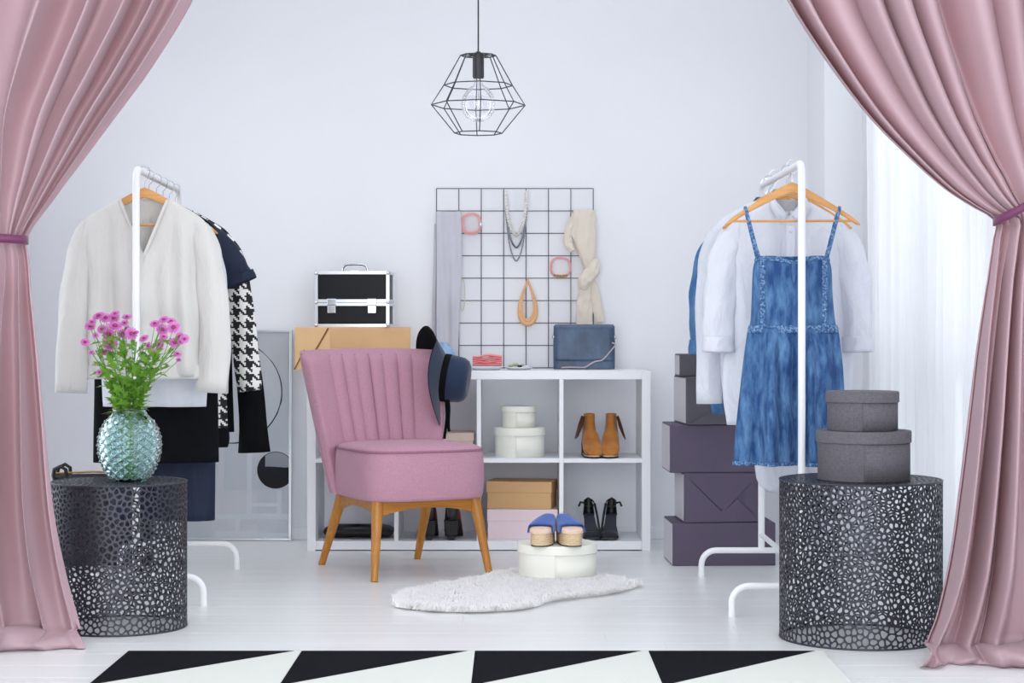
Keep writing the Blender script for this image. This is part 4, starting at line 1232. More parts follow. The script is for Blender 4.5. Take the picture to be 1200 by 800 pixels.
# ================================================================== CLOTHES RACKS
def rack(label, loc, rotz, L):
    """tubular rack: two posts joined by the hanging rail, two bent foot bars, one low stretcher. Local y runs along the rail"""
    t = thing('clothes_rack', label, 'clothes rack', loc, rotz)
    r = .0125; H = 1.51; b = .045
    pts = [(0, 0, .10)]
    for k in range(8):
        a = PI/2*k/7; pts.append((0, b - b*math.cos(a), H - b + b*math.sin(a) - r))
    for k in range(8):
        a = PI/2*k/7; pts.append((0, L - b + b*math.sin(a), H - b + b*math.cos(a) - r))
    pts.append((0, L, .10))
    MB().tube(pts, r, 14).build('post_and_rail', M['white_metal'], t)
    for yy in (0, L):
        b2 = .055; hwid = .23; q = [(-hwid, yy, .004)]
        for k in range(7):
            a = PI/2*k/6; q.append((-hwid + b2 - b2*math.cos(a), yy, .10 - b2 + b2*math.sin(a)))
        for k in range(7):
            a = PI/2*k/6; q.append((hwid - b2 + b2*math.sin(a), yy, .10 - b2 + b2*math.cos(a)))
        q.append((hwid, yy, .004))
        fb = MB().tube(q, .0115, 12).build('foot_bar', M['white_metal'], t)
        for sx in (-1, 1):
            MB().lathe([(.0125, 0), (.0128, .001), (.0128, .014)], 12, (sx*hwid, yy, 0)).build('foot_cap', M['white_metal'], fb)
    MB().tube([(0, .005, .16), (0, L-.005, .16)], .010, 10).build('stretcher', M['white_metal'], t)
    return t
rack('white tubular clothes rack beside the framed print', (-1.288, 6.55, 0), R(1.7), 1.0)
rack('white tubular clothes rack in front of the wrapped boxes', (.957, 6.315, 0), R(0), 1.02)
RAILZ = 1.51 - .0125

# wooden hanger, hook over the rail; its zero point is the rail's centre, local x along the shoulders
HB = -.055     # height of the top of the wood below the rail
def make_hanger():
    t = thing('hanger', 'wooden clothes hanger', 'hanger')
    top, bot = [], []
    for k in range(41):
        s_ = k/20 - 1; x = .225*s_; a = abs(s_)
        zt_ = HB - .135*a**1.15 - .006*max(0, a-.9)/.1
        th = lerp(.036, .018, min(1, a*1.3)) if a < .93 else .018 - .012*(a-.93)/.07
        top.append((x, zt_)); bot.append((x, zt_ - th))
    v0 = MB()
    ringsx = []
    for (x, z1), (_, z0) in zip(top, bot):
        zc, hh = (z0+z1)/2, (z1-z0)/2
        yoff = .010*(abs(x)/.225)**2
        ringsx.append([(x, yoff*-1 + .0068*math.copysign(abs(math.cos(a))**.6, math.cos(a)), zc + hh*math.copysign(abs(math.sin(a))**.6, math.sin(a))) for a in np.linspace(0, 2*PI, 13)[:-1]])
    v0.loft(ringsx, True, True, True).build('shoulder_bar', M['hanger'], t)
    zb_ = bot[2][1] + .006
    MB().tube([(-.198, -.008, zb_), (.198, -.008, zb_)], .0042, 8).build('trouser_bar', M['hanger'], t)
    hk = [(0, 0, HB-.005), (0, 0, HB+.02)]
    for k in range(11):
        a = R(-60) + R(240)*k/10
        hk.append((.0185*math.cos(a), 0, .0 + .0185*math.sin(a)) if k else (.012, 0, -.022))
    MB().tube(hk, .0016, 7).build('hook', M['chrome'], t)
    return t
hanger0 = make_hanger(); hanger_used = []
def put_hanger(x, y, rz, label):
    if not hanger_used:
        hanger_used.append(1); hanger0.location = (x, y, RAILZ); hanger0.rotation_euler = (0, 0, rz); hanger0['label'] = label; return hanger0
    return dup(hanger0, (x, y, RAILZ), rz, label)

# cloth bodies: closed rings from neck to hem (z downwards from the rail centre)
def body_rings(levels, N=112, Mz=54, amp=.010, nfold=7, seed=1, neck=None, vdepth=0, vwid=.08):
    rd = random.Random(seed); ph = [rd.uniform(0, 6.28) for _ in range(8)]
    tab = sorted([tuple(l) for l in levels]); z1, z0 = tab[-1][0], tab[0][0]
    zs = sorted(set([z1 - (z1-z0)*(i/Mz)**1.25 for i in range(Mz+1)]), reverse=True)
    rings = []
    for z in zs:
        hw_, th, cx, cy, fs = interp(tab, z); ring = []
        for j in range(N):
            a = 2*PI*j/N; c, s_ = math.cos(a), math.sin(a)
            x = math.copysign(abs(c)**.75, c)*hw_; y_ = math.copysign(abs(s_)**.8, s_)*th
            k = 0 if s_ < 0 else 3
            d = fs*amp*(math.sin(nfold*x/.2*1.0 + ph[k] + z*1.5) + .5*math.sin(nfold*2.1*x/.2 + ph[k+1] + z*2.5) + .35*math.sin(z*22 + x*14 + ph[k+2]))
            d *= abs(s_)**.5
            zz = z
            if vdepth and s_ < 0:
                q = max(0, 1-abs(x)/vwid); Ls = 2.6*vdepth
                f_ = max(0, min(1, (z - (z1-Ls))/Ls)); zz = z - vdepth*q*f_
            ring.append((x+cx, y_+cy+d, zz))
        rings.append(ring)
    return rings
def sleeve(name, mt, t, path, secs, seed, wr=.05, cuff=None, cm=None, K=26):
    tabp = [(n, *p) for n, p in enumerate(path)]; tabs = [(n, *p) for n, p in enumerate(secs)]
    P = [tuple(interp(tabp, k/(K-1)*(len(path)-1))) for k in range(K)]
    Q = [tuple(interp(tabs, k/(K-1)*(len(path)-1))) for k in range(K)]
    o = MB().sweep(P, Q, 36, wr, seed, True, False).build(name, mt, t, angle=180, solid=.0012)
    if cuff:
        a, b_ = Vector(P[-1]), Vector(P[-3]); d = (b_-a).normalized()
        n_ = 6; L = cuff
        MB().sweep([tuple(a + d*(L*k/n_) - d*.004) for k in range(n_+1)], [(Q[-1][0]*1.07+.004, Q[-1][1]*1.07+.004)]*(n_+1), 36, wr*.5, seed+1).build('cuff', cm or mt, o, angle=180, solid=.002)
    return o

RXL = lambda y: -1.288 - (y-6.55)*.0297
SHO = lambda k=1.0: [(HB-.040, .085, .022*k, 0, 0, .1), (HB-.068, .135, .030*k, 0, 0, .2), (HB-.106, .195, .036*k, 0, 0, .3), (HB-.145, .222, .042*k, 0, 0, .5)]
# ---- rack beside the print
y1 = 6.655; x1 = RXL(y1)+.012
put_hanger(x1, y1, R(3), 'wooden hanger holding the V-neck silk blouse nearest the room')
g = thing('silk_blouse', 'ivory silk V-neck blouse with long sleeves hanging nearest the room', 'blouse', (x1, y1, RAILZ), R(3))
lv = SHO() + [(HB-.30, .212, .045, 0, 0, .9),
      (-.60, .200, .050, 0, 0, 1), (-.69, .198, .050, 0, 0, .9), (-.715, .196, .044, 0, 0, .4)]
MB().loft(body_rings(lv, seed=2, amp=.018, nfold=8, vdepth=.200, vwid=.080)).build('blouse_body', M['silk'], g, angle=180, solid=.001)
MB().loft([[(x*.99, y_*.9, z) for x, y_, z in r] for r in body_rings([(-.672, .200, .052, 0, 0, .2), (-.69, .203, .054, 0, 0, .2), (-.722, .203, .054, 0, 0, .2)], Mz=6, seed=2, amp=.004)]).build('hem_band', M['silk'], g, angle=180, solid=.001)
cp = []
for j in range(41):
    s_ = j/40*2-1
    cp.append((.078*math.sin(s_*PI/2*1.0)*(1 if abs(s_) < 1 else 1), (.024 if abs(s_) < .5 else .024*(1-(abs(s_)-.5)*3.0)), HB-.014 - .04*max(0, abs(s_)-.55)))
nb = []
for j in range(33):
    s_ = j/32*2-1; x = .082*s_
    nb.append((x, -.030-.004*(1-abs(s_)), HB-.046 - .200*(1-abs(s_))))
MB().tube(nb, .006, 6, flat=.35).build('neck_band', M['silk'], g)
MB().tube([(.082*math.cos(a), .024*math.sin(a), HB-.043+.003*math.sin(a)) for a in np.linspace(0, PI, 20)], .006, 6, flat=1).build('back_neck_band', M['silk'], g)
for sx in (-1, 1):
    sleeve('sleeve', M['silk'], g, [(sx*.125, 0, HB-.118), (sx*.185, -.002, HB-.158), (sx*.214, -.004, HB-.23), (sx*.232, -.008, HB-.34), (sx*.246, -.012, HB-.52), (sx*.255 - (0 if sx < 0 else .02), -.014, HB-.715)],
           [(.026, .022), (.044, .032), (.048, .034), (.050, .034), (.053, .033), (.057, .030)], 5+sx, .075)
y2 = 6.825; x2 = RXL(y2)
put_hanger(x2, y2, R(-2), 'wooden hanger holding the longer white blouse, second from the room')
g = thing('white_blouse', 'longer white blouse hanging behind the silk blouse', 'blouse', (x2, y2, RAILZ), R(-2))
lv = SHO(.9) + [(-.5, .205, .045, .02, 0, .9), (-.825, .185, .042, .02, 0, .9)]
MB().loft(body_rings(lv, seed=9, amp=.013, nfold=6)).build('blouse_body', M['cotton'], g, angle=180, solid=.001)
for sx in (-1, 1):
    sleeve('sleeve', M['cotton'], g, [(sx*.125, 0, HB-.118), (sx*.185, 0, HB-.158), (sx*.218, 0, HB-.24), (sx*.236, 0, HB-.38), (sx*.245, 0, HB-.62)], [(.026, .022), (.044, .032), (.046, .034), (.044, .034), (.042, .032)], 15+sx, .06)
y3 = 6.99; x3 = RXL(y3)
put_hanger(x3, y3, R(1), 'wooden hanger holding the wide black dress')
g = thing('black_dress', 'wide sleeveless black dress hanging behind the white blouses', 'dress', (x3, y3, RAILZ), R(1))
lv = SHO(.9) + [(HB-.23, .222, .045, 0, 0, .5), (-.6, .222, .055, 0, 0, .8), (-1.035, .228, .055, 0, 0, 1)]
MB().loft(body_rings(lv, seed=19, amp=.010, nfold=4)).build('dress_body', M['blackcloth'], g, angle=180, solid=.001)
y4 = 7.15; x4 = RXL(y4)
put_hanger(x4, y4, R(-3), 'wooden hanger holding the navy dress, its tip showing at the shoulder')
g = thing('navy_dress', 'navy short-sleeved dress with the lowest hem on its rack', 'dress', (x4, y4, RAILZ), R(-3))
lv = SHO() + [(HB-.23, .222, .045, 0, 0, .5), (-.6, .205, .05, 0, 0, .8), (-1.262, .195, .05, 0, 0, 1)]
MB().loft(body_rings(lv, seed=29, amp=.009, nfold=4)).build('dress_body', M['navycloth'], g, angle=180, solid=.001)
for sx in (-1, 1):
    sleeve('short_sleeve', M['navycloth'], g, [(sx*.12, 0, HB-.118), (sx*.19, 0, HB-.162), (sx*.232, 0, HB-.22), (sx*.262, -.004, HB-.275), (sx*.282, -.004, HB-.325)], [(.026, .022), (.048, .034), (.058, .038), (.064, .038), (.066, .036)], 31+sx, .05, .035)
y5 = 7.31; x5 = RXL(y5)
put_hanger(x5, y5, R(2), 'wooden hanger holding the houndstooth jacket')
g = thing('houndstooth_jacket', 'black and white houndstooth jacket with long sleeves', 'jacket', (x5, y5, RAILZ), R(2))
lv = SHO(1.15) + [(HB-.23, .226, .055, 0, 0, .5), (-.6, .214, .058, .0, 0, .6), (-.97, .222, .060, .0, 0, .6)]
MB().loft(body_rings(lv, seed=39, amp=.006, nfold=4)).build('jacket_body', M['hound'], g, angle=180, solid=.0025)
MB().loft(body_rings([(-.925, .226, .063, 0, 0, .5), (-.975, .228, .064, 0, 0, .5), (-1.0, .222, .060, 0, 0, .5)], Mz=6, seed=39, amp=.006, nfold=4)).build('hem_border', M['blackcloth'], g, angle=180, solid=.002)
for sx in (-1, 1):
    so = sleeve('sleeve', M['hound'], g, [(sx*.125, 0, HB-.118), (sx*.19, 0, HB-.162), (sx*.232, -.004, HB-.24), (sx*(.268 if sx > 0 else .19), -.012, HB-.40), (sx*(.292 if sx > 0 else .14), -.018, HB-.58), (sx*(.310 if sx > 0 else .12), -.024, HB-.73)], [(.026, .024), (.048, .040), (.054, .044), (.052, .044), (.049, .042), (.046, .038)], 41+sx, .06)
y6 = 7.465; x6 = RXL(y6)
put_hanger(x6, y6, R(-1), 'wooden hanger holding the black shirt deepest on the rack')
g = thing('black_shirt', 'black shirt with wide cuffs hanging deepest behind the houndstooth jacket', 'shirt', (x6, y6, RAILZ), R(-1))
lv = SHO(.9) + [(HB-.23, .222, .04, 0, 0, .5), (-.6, .22, .045, .0, 0, .8), (-.95, .23, .045, .0, 0, .9)]
MB().loft(body_rings(lv, seed=49, amp=.008, nfold=4)).build('shirt_body', M['blackcloth'], g, angle=180, solid=.001)
for sx in (-1, 1):
    sleeve('sleeve', M['blackcloth'], g, [(sx*.125, 0, HB-.118), (sx*.185, 0, HB-.158), (sx*.228, 0, HB-.25), (sx*(.27 if sx > 0 else .17), 0, HB-.47), (sx*(.298 if sx > 0 else .13), -.004, HB-.74), (sx*(.308 if sx > 0 else .12), -.004, HB-.975)], [(.024, .02), (.042, .03), (.046, .032), (.046, .032), (.050, .034), (.060, .032)], 51+sx, .07)

# ---- rack by the window
RXR = .957
ya = 6.42
put_hanger(RXR-.016, ya, R(-2), 'wooden hanger holding the denim dress by its straps')
g = thing('denim_dress', 'acid-wash denim pinafore dress on thin straps hanging nearest the room', 'dress', (RXR-.016, ya, RAILZ), R(-2))
DZ = lambda py: PZ(py, ya) - RAILZ
lv = [(DZ(301), .120, .030, 0, 0, .15), (DZ(315), .130, .040, 0, 0, .2), (DZ(345), .134, .045, 0, 0, .35), (DZ(378), .141, .045, .002, 0, .3), (DZ(386), .147, .046, .003, 0, .2)]
MB().loft(body_rings(lv, seed=61, amp=.009, nfold=5, Mz=26, vdepth=.018, vwid=.06)).build('bodice', M['denim'], g, angle=180, solid=.002)
lv = [(DZ(384), .148, .046, .003, 0, .35), (DZ(392), .153, .052, .003, 0, .7), (DZ(430), .166, .06, .002, 0, 1.3), (DZ(490), .180, .068, -.004, 0, 1.6), (DZ(543), .190, .072, -.008, 0, 1.7)]
MB().loft(body_rings(lv, seed=63, amp=.019, nfold=9, Mz=40, N=200)).build('skirt', M['denim'], g, angle=180, solid=.002)
MB().loft(body_rings([(DZ(381), .146, .049, .003, 0, .3), (DZ(385), .150, .052, .003, 0, .3), (DZ(390), .150, .052, .003, 0, .3)], Mz=4, seed=61, amp=.004)).build('waist_seam', M['denim_seam'], g, angle=180, solid=.003)
MB().loft(body_rings([(DZ(300), .1215, .033, 0, 0, .1), (DZ(306), .126, .037, 0, 0, .1)], Mz=3, seed=61, amp=.007, nfold=5, vdepth=.018, vwid=.06)).build('neck_ruffle', M['denim_seam'], g, angle=180, solid=.003)
MB().loft(body_rings([(DZ(540), .1905, .074, -.008, 0, 1.7), (DZ(544.5), .1915, .075, -.008, 0, 1.7)], Mz=3, seed=63, amp=.019, nfold=9, N=200)).build('hem_fringe', M['denim_seam'], g, angle=180, solid=.003)
for sx in (-1, 1):
    n = 26
    MB().tube([(sx*.103, -.046 - .002*(k % 2), lerp(DZ(304), DZ(383), k/(n-1))) for k in range(n)], [.0095 if k % 2 else .0065 for k in range(n)], 8, flat=.5).build('ruched_seam', M['denim_seam'], g)
    MB().tube([(sx*.112, -.038, DZ(303)), (sx*.125, -.030, DZ(288)), (sx*.150, -.024, HB-.115), (sx*.157, -.014, HB-.088), (sx*.158, -.004, HB-.083), (sx*.157, .006, HB-.088), (sx*.15, .02, HB-.115), (sx*.115, .03, DZ(303))], .005, 8, flat=.4).build('strap', M['denim_seam'], g)
MB().tube([(0, -.040, DZ(307)), (.001, -.043, DZ(318)), (0, -.046, DZ(332))], [.007, .010, .004], 8).build('gathered_knot', M['denim'], g)

def shirt(label, name, x, y, rz, mt, hem, seed, hh, cuffz, lean=0, cx=0):
    g = thing(name, label, 'shirt', (x, y, RAILZ), rz)
    hb = HB - .040
    lv = [(hb-.004, .058, .030, 0, 0, .1), (hb-.032, .11, .034, 0, 0, .2), (hb-.086, .20, .038, .0, 0, .3), (hb-.125, .226, .044, 0, 0, .5), (hb-.35, .215, .055, cx*.4, 0, .9), (hem+.12, hh, .06, cx*.8, 0, 1), (hem, hh*.93, .055, cx, 0, 1)]
    MB().loft(body_rings(lv, seed=seed, amp=.015, nfold=6, vdepth=.06, vwid=.055)).build('shirt_body', mt, g, angle=180, solid=.001)
    MB().box(-.015, .015, -.062, -.056, -.62, hb-.10).build('placket', mt, g, smooth=False, bevel=.002)
    for sx in (-1, 1):     # two collar points
        c = [(0*sx, -.034, hb-.055), (sx*.036, -.070, hb-.092), (sx*.066, -.060, hb-.045), (sx*.066, -.010, hb+.006), (sx*.05, .026, hb+.022), (0, .036, hb+.024)]
        lo = [(sx*.004, -.036, hb-.048), (sx*.016, -.046, hb-.050), (sx*.044, -.036, hb-.014), (sx*.056, -.004, hb+.02), (sx*.042, .022, hb+.034), (0, .030, hb+.036)]
        MB().sheet([c, lo]).build('collar', mt, g, angle=180, solid=.002)
    for k in range(4):
        MB().ball((0, -.063, hb-.12-.1*k), .0055, 8, 5, 1, .4, 1).build('button', M['pearl'], g)
    for sx in (-1, 1):
        sleeve('sleeve', mt, g, [(sx*.125, 0, hb-.10), (sx*.19, 0, hb-.142), (sx*.224, -.004, hb-.22), (sx*.234, -.010, hb-.32), (sx*.240, -.014, (hb-.32+cuffz)/2), (sx*.243, -.018, cuffz)],
               [(.026, .024), (.046, .036), (.054, .042), (.056, .044), (.054, .044), (.047, .040)], seed+sx, .085, .055)
    return g
yb = 6.62
put_hanger(RXR-.006, yb, R(3), 'wooden hanger inside the open-collared white shirt')
shirt('white cotton shirt with rolled sleeves hanging directly behind the denim dress', 'white_shirt', RXR-.004, yb, R(3), M['cotton'], -.88, 71, .225, HB-.57)
yc_ = 6.82
put_hanger(RXR-.02, yc_, R(-3), 'wooden hanger holding the long white tunic')
g = thing('white_tunic', 'long white tunic hanging between the white shirt and denim shirt', 'tunic', (RXR-.02, yc_, RAILZ), R(-3))
lv = SHO(.9) + [(HB-.23, .226, .045, 0, 0, .5), (-.6, .20, .05, 0, 0, .8), (-.76, .19, .05, 0, 0, 1), (-.90, .115, .05, .01, 0, 1), (-1.02, .085, .045, .012, 0, 1), (-1.10, .07, .04, .012, 0, 1), (-1.13, .035, .03, .012, 0, 1)]
MB().loft(body_rings(lv, seed=81, amp=.009, nfold=5)).build('tunic_body', M['cotton'], g, angle=180, solid=.001)
for sx in (-1, 1):
    sleeve('sleeve', M['cotton'], g, [(sx*.125, 0, HB-.118), (sx*.185, 0, HB-.158), (sx*.22, 0, HB-.24), (sx*.235, -.006, HB-.45), (sx*.23, -.006, HB-.76)], [(.026, .022), (.044, .032), (.048, .034), (.046, .034), (.044, .032)], 85+sx, .08)
yd = 7.05
put_hanger(RXR-.01, yd, R(2), 'wooden hanger holding the denim shirt')
shirt('mid blue denim shirt with rolled sleeves hanging next to the wrapped boxes', 'denim_shirt', RXR-.01, yd, R(2), M['denim_mid'], -.86, 91, .225, HB-.585)
put_hanger(RXR+.0, 7.2, R(-6), 'empty wooden hanger deepest on the rack by the window')

# ================================================================== SHOES
def outline(Lf, w_ball, w_heel, n=40):
    """sole outline, toe towards -y"""
    pts = []
    for k in range(n):
        a = 2*PI*k/n; c, s_ = math.cos(a), math.sin(a)
        y_ = -s_*Lf/2
        ww = lerp(w_ball, w_heel, (y_/Lf+.5)) * (1 - .10*math.sin(PI*min(1, max(0, (y_/Lf+.5-.3)/.5))))
        pts.append((ww/2*math.copysign(abs(c)**.72, c), y_))
    return pts
def spine_loft(mb, secs, n=28, cap0=True, cap1=True):
    """rings given as (centre y, centre z, half width, half height, pitch): pitch tilts the ring from facing y (0) to facing z (90)"""
    rings = []
    for (y_, z, hw_, hh, pit) in secs:
        p = R(pit); ring = []
        for k in range(n):
            a = 2*PI*k/n
            c, s_ = math.cos(a), math.sin(a)
            ring.append((hw_*math.copysign(abs(c)**.85, c), y_ - hh*s_*math.sin(p), z + hh*s_*math.cos(p)))
        rings.append(ring)
    return mb.loft(rings, True, cap0, cap1)
def make_boot(label, loc, rotz, side):
    t = thing('ankle_boot', label, 'shoe', loc, rotz)
    MB().prism(outline(.235, .088, .062), 0, .007).build('outsole', M['black_sole'], t, bevel=.002)
    MB().prism([(x*.98, y_*.99) for x, y_ in outline(.235, .088, .062)], .007, .013).build('welt', M['sole_tan'], t, bevel=.002)
    b_ = MB()
    spine_loft(b_, [(-.112, .018, .012, .004, 0), (-.108, .022, .028, .010, 0), (-.092, .030, .039, .018, 0), (-.065, .036, .0425, .025, 5), (-.035, .046, .041, .035, 12), (-.005, .060, .038, .050, 25), (.025, .078, .036, .062, 50),
                    (.048, .105, .030, .056, 78), (.053, .13, .0265, .050, 88), (.053, .155, .024, .050, 90), (.053, .185, .0235, .051, 90), (.053, .186, .0205, .047, 90), (.053, .15, .019, .044, 90)], cap1=True)
    b_.build('upper', M['tan_leather'], t, angle=60)
    hb_ = MB(); spine_loft(hb_, [(.075, .012, .029, .034, 90), (.075, .05, .031, .036, 90), (.07, .075, .03, .036, 90)]); hb_.build('heel_counter', M['brown_suede'], t)
    hh = MB().prism([(x*.9, y_*.28+.085) for x, y_ in outline(.235, .072, .068)], 0, .03); hh.build('heel', M['black_sole'], t, bevel=.002)
    for k in range(6):
        yk = .012 + .012*k
        MB().sheet([[(side*(.025+.001*k), yk, .175), (side*(.036+.002*k), yk-.003, .13), (side*(.056+.003*(k % 3)), yk-.008, .088-.006*(k % 3))], [(side*(.025+.001*k), yk+.010, .175), (side*(.036+.002*k), yk+.007, .13), (side*(.056+.003*(k % 3)), yk, .085-.006*(k % 3))]]).build('fringe', M['brown_suede'], t, solid=.002)
    return t
by = 8.295
make_boot('tan suede ankle boot with fringe, beside the cube divider', (PX(692.5, by), by, S1), R(6), -1)
make_boot('tan suede ankle boot with fringe, beside the outer shelf panel', (PX(715.5, by), by, S1), R(-6), 1)

def make_sandal(label, loc, rotz, side):
    t = thing('heeled_sandal', label, 'shoe', loc, rotz)
    secs = [(-.105, .010, .010), (-.100, .010, .028), (-.08, .010, .037), (-.05, .012, .040), (-.02, .026, .036), (.02, .056, .026), (.06, .086, .0235), (.085, .094, .023), (.105, .096, .018), (.112, .096, .006)]
    rings = [[(-w_, y_, z), (w_, y_, z), (w_, y_, z-.007), (-w_, y_, z-.007)] for y_, z, w_ in secs]
    MB().loft(rings, True, True, True).build('sole', M['black_leather'], t, angle=50)
    MB().loft([[(-w_*.9, y_, z+.0025), (w_*.9, y_, z+.0025), (w_*.9, y_, z), (-w_*.9, y_, z)] for y_, z, w_ in secs[1:-1]], True, True, True).build('insole', mat_slate, t, angle=50)
    MB().tube([(0, .095, .090), (0, .097, .05), (0, .098, 0)], [.013, .008, .007], 12).build('stiletto_heel', M['black_leather'], t)
    def arch(y0, y1, w_, zb, h):
        rws = []
        for yy in np.linspace(y0, y1, 5):
            rws.append([(w_*math.cos(a), yy, zb + h*math.sin(a)) for a in np.linspace(0, PI, 17)])
        return MB().sheet(rws)
    arch(-.092, -.055, .041, .010, .030).build('toe_strap', M['black_leather'], t, angle=180, solid=.003)
    rws = []
    for i in range(8):
        f_ = i/7; sp_ = lerp(1.0, .80, f_**1.5)
        rws.append([(.0245*sp_*math.sin(a), .085 + .026*math.cos(a), lerp(.092, .168, f_) - .052*f_*(abs(a)/1.75)**1.6) for a in np.linspace(-1.75, 1.75, 25)])
    MB().sheet(rws).build('heel_cup', M['black_leather'], t, angle=180, solid=.003)
    MB().tube([(.0225*math.cos(a), .076 + .034*math.sin(a), .146 + .014*math.sin(a)) for a in np.linspace(0, 2*PI, 29)[:-1]], .0045, 8, True, flat=.5).build('ankle_strap', M['black_leather'], t)
    MB().tube([(side*.023, .06, .148), (side*.040, .05, .152), (side*.048, .046, .134)], .0045, 8).build('strap_end', M['black_leather'], t)
    MB().tube([(-side*.023, .06, .145), (-side*.028, .01, .10), (-side*.033, -.02, .05), (-side*.039, -.05, .02)], .005, 8, flat=.5).build('side_strap', M['black_leather'], t)
mat_slate = mat('slate_insole', '#3a3d48', .5)
sy_ = 8.30
make_sandal('black high-heeled sandal nearer the cube divider', (PX(693, sy_-.05), sy_, S0), R(4), -1)
make_sandal('black high-heeled sandal nearer the outer shelf panel', (PX(715.5, sy_-.05), sy_, S0), R(-7), 1)

def make_pump(label, loc, rotz):
    """heel towards the room (local -y is the toe, so it is turned round)"""
    t = thing('block_heel_pump', label, 'shoe', loc, rotz)
    secs = [(-.11, .012, .02), (-.095, .012, .036), (-.05, .014, .040), (-.01, .034, .036), (.04, .070, .034), (.09, .088, .034), (.112, .088, .022)]
    MB().loft([[(-w_, y_, z), (w_, y_, z), (w_, y_, z-.01), (-w_, y_, z-.01)] for y_, z, w_ in secs], True, True, True).build('sole', M['black_sole'], t, angle=50)
    b_ = MB(); rws = []
    for i in range(7):
        f_ = i/6
        ring = []
        for a in np.linspace(0, 2*PI, 41)[:-1]:
            yy = math.cos(a)*.112; w_ = interp([(-.113, .018), (-.095, .036), (-.05, .041), (.0, .037), (.05, .036), (.09, .034), (.113, .02)], yy)[0]*math.copysign(abs(math.sin(a))**.7, math.sin(a))
            zb_ = interp([(-.113, .012), (-.05, .014), (-.01, .034), (.04, .070), (.09, .088), (.113, .088)], yy)[0]
            hgt = .04 + .025*max(0, yy/.112)
            ring.append((w_*(1-.12*f_), yy*(1-.03*f_), zb_ + hgt*f_))
        rws.append(ring)
    b_.loft(rws).build('upper', M['red_suede'], t, angle=180, solid=.003)
    MB().loft([[(.024*s_*(1 if k == 0 else 1), .105+.010*(1-s_*s_), z) for s_ in np.linspace(-1, 1, 9)] for k, z in enumerate((.085, .11, .148))]).build('heel_counter', M['black_leather'], t, angle=180, solid=.004)
    MB().loft([[(x*w_, .088 + y_*d_, z) for x, y_ in ((-1, -1), (1, -1), (1, 1), (-1, 1))] for z, w_, d_ in ((0, .012, .014), (.022, .013, .015), (.024, .024, .026), (.085, .030, .030))], True, True, True).build('heel', M['black_sole'], t, smooth=False, bevel=.002)
make_pump('dark red pump with black heel turned to the wall, nearer the dark flat bag', (PX(503, 8.30), 8.315, S0), R(182))
make_pump('dark red pump with black heel turned to the wall, nearer the shoe boxes', (PX(531, 8.30), 8.315, S0), R(178))
fb = thing('flat_pouch', 'flat black leather pouch lying in the bottom cube behind the chair', 'bag', (PX(420, 8.33), 8.36, S0))
rws = []
for i in range(9):
    a0 = -PI/2 + PI*i/8
    rws.append([((.155*math.cos(a0)**.5 if math.cos(a0) > 0 else 0.001)*math.copysign(abs(math.cos(a))**.5, math.cos(a)), (.10*max(.01, math.cos(a0))**.5)*math.copysign(abs(math.sin(a))**.5, math.sin(a)), .026 + .025*math.sin(a0) + .006*math.cos(a*2)*math.sin(a0)) for a in np.linspace(0, 2*PI, 41)[:-1]])
MB().loft(rws, True, True, True).build('pouch_body', M['black_leather'], fb, angle=60)
MB().tube([(-.08, -.098, .03), (-.04, -.112, .036), (.02, -.112, .034), (.07, -.098, .03)], .006, 8).build('pouch_handle', M['black_leather'], fb)

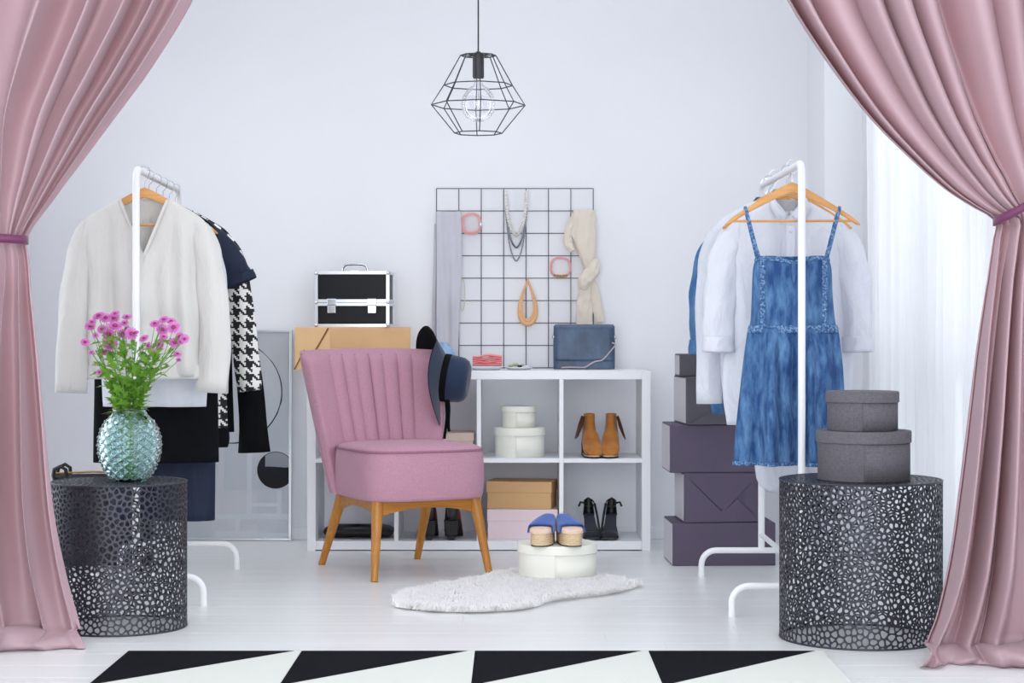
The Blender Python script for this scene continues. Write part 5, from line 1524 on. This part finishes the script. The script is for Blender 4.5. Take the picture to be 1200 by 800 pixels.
def make_mule(label, loc, rotz, side):
    t = thing('platform_mule', label, 'shoe', loc, rotz)
    ol = outline(.235, .094, .074, 48)
    MB().prism([(x*.985, y_*.985) for x, y_ in ol], 0, .004).build('outsole', M['black_sole'], t)
    n = 6; hgt = .046
    for k in range(n):
        z0 = .004 + hgt*k/n; zc = z0 + hgt/n/2; rr = hgt/n/2
        rg = []
        for q in range(5):
            a = -PI/2 + PI*q/4
            rg.append([(x*(1 - .05*(1-math.cos(a))*.6), y_*(1 - .02*(1-math.cos(a))*.6), zc + rr*math.sin(a)) for x, y_ in ol])
        MB().loft(rg, True, True, True).build('rope_layer', M['jute'], t, angle=80)
    zt_ = .004 + hgt
    zf = lambda yy: zt_ + interp([(-.118, .008), (-.10, .015), (-.07, .019), (-.04, .021), (.06, .024), (.118, .024)], yy)[0]
    wf = lambda yy: interp([(-.117, .016), (-.105, .032), (-.08, .042), (-.045, .0455), (0, .043), (.06, .038), (.10, .033), (.116, .014)], yy)[0]
    rg = []
    for yy in np.linspace(-.116, .115, 20):
        w_, z_ = wf(yy), zf(yy)
        rg.append([(w_*c, yy, lerp(zt_-.001, z_, k_)) for c, k_ in ((-1, 0), (-.99, .6), (-.86, .96), (-.4, 1), (.4, 1), (.86, .96), (.99, .6), (1, 0))])
    MB().loft(rg, True, True, True).build('insole', M['insole'], t, angle=50)
    rws = []
    for i in range(15):
        f_ = i/14; yy = lerp(-.062, .028, f_); w_ = wf(yy) + .002
        hh = lerp(.006, .014, f_**.7); row = []
        for a in np.linspace(0, PI, 37):
            c, s_ = math.cos(a), math.sin(a)
            ton = .020*f_*max(0, s_)**5
            edge = -.012*(1-f_)*(1-s_**2)       # the throat sweeps forward at the sides
            zb_ = zt_ - .002
            row.append((w_*math.copysign(abs(c)**.6, c) + side*.014*f_*max(0, s_)**3, yy + edge*2.2 + .016*f_*s_**4, lerp(zb_, zf(yy) + hh*min(1, s_*1.4), min(1, s_*2.2)) + ton))
        rws.append(row)
    MB().sheet(rws).build('upper', M['blue_suede'], t, angle=180, solid=.003)
    return t
my = 7.155
make_mule('blue suede platform mule on the cream box, nearer the pink chair', (PX(637, my), my, .018+.1285), R(-9), 1)
make_mule('blue suede platform mule on the cream box, nearer the black sandals', (PX(666, my), my, .018+.1285), R(9), -1)

# ================================================================== BLACK TOTE BEHIND THE FLOWER TABLE
tb = thing('tote_bag', 'black leather tote standing on the floor behind the flower table', 'bag', (PX(122, 7.74), 7.74, 0), R(4))
rws = []
for i in range(15):
    t_ = i/14; z = .36*t_; w_ = lerp(.195, .205, t_); d_ = lerp(.075, .05, t_)
    rws.append([(w_*math.copysign(abs(math.cos(a))**.35, math.cos(a)), d_*math.copysign(abs(math.sin(a))**.5, math.sin(a)), z + .008*math.sin(3*a)*t_) for a in np.linspace(0, 2*PI, 57)[:-1]])
MB().loft(rws, True, True, True).build('tote_body', M['black_leather'], tb, angle=60, bevel=.004)
for k, yy in enumerate((-.045, .045)):
    MB().tube([(-.185, yy, .33), (-.195, yy, .36), (-.19, yy*1.2, .385), (-.165, yy*1.3, .398), (-.145, yy*1.2, .385), (-.14, yy, .34)], .008, 8).build('tote_handle', M['black_leather'], tb)
MB().tube([(-.19, 0, .366), (-.05, -.01, .372), (.18, 0, .366)], .004, 6).build('zip', M['brass'], tb)
for k in range(4):
    MB().ball((-.06+.02*k, -.066, .315+.008*(k % 2)), .007, 8, 6).build('stud', M['brass'], tb)
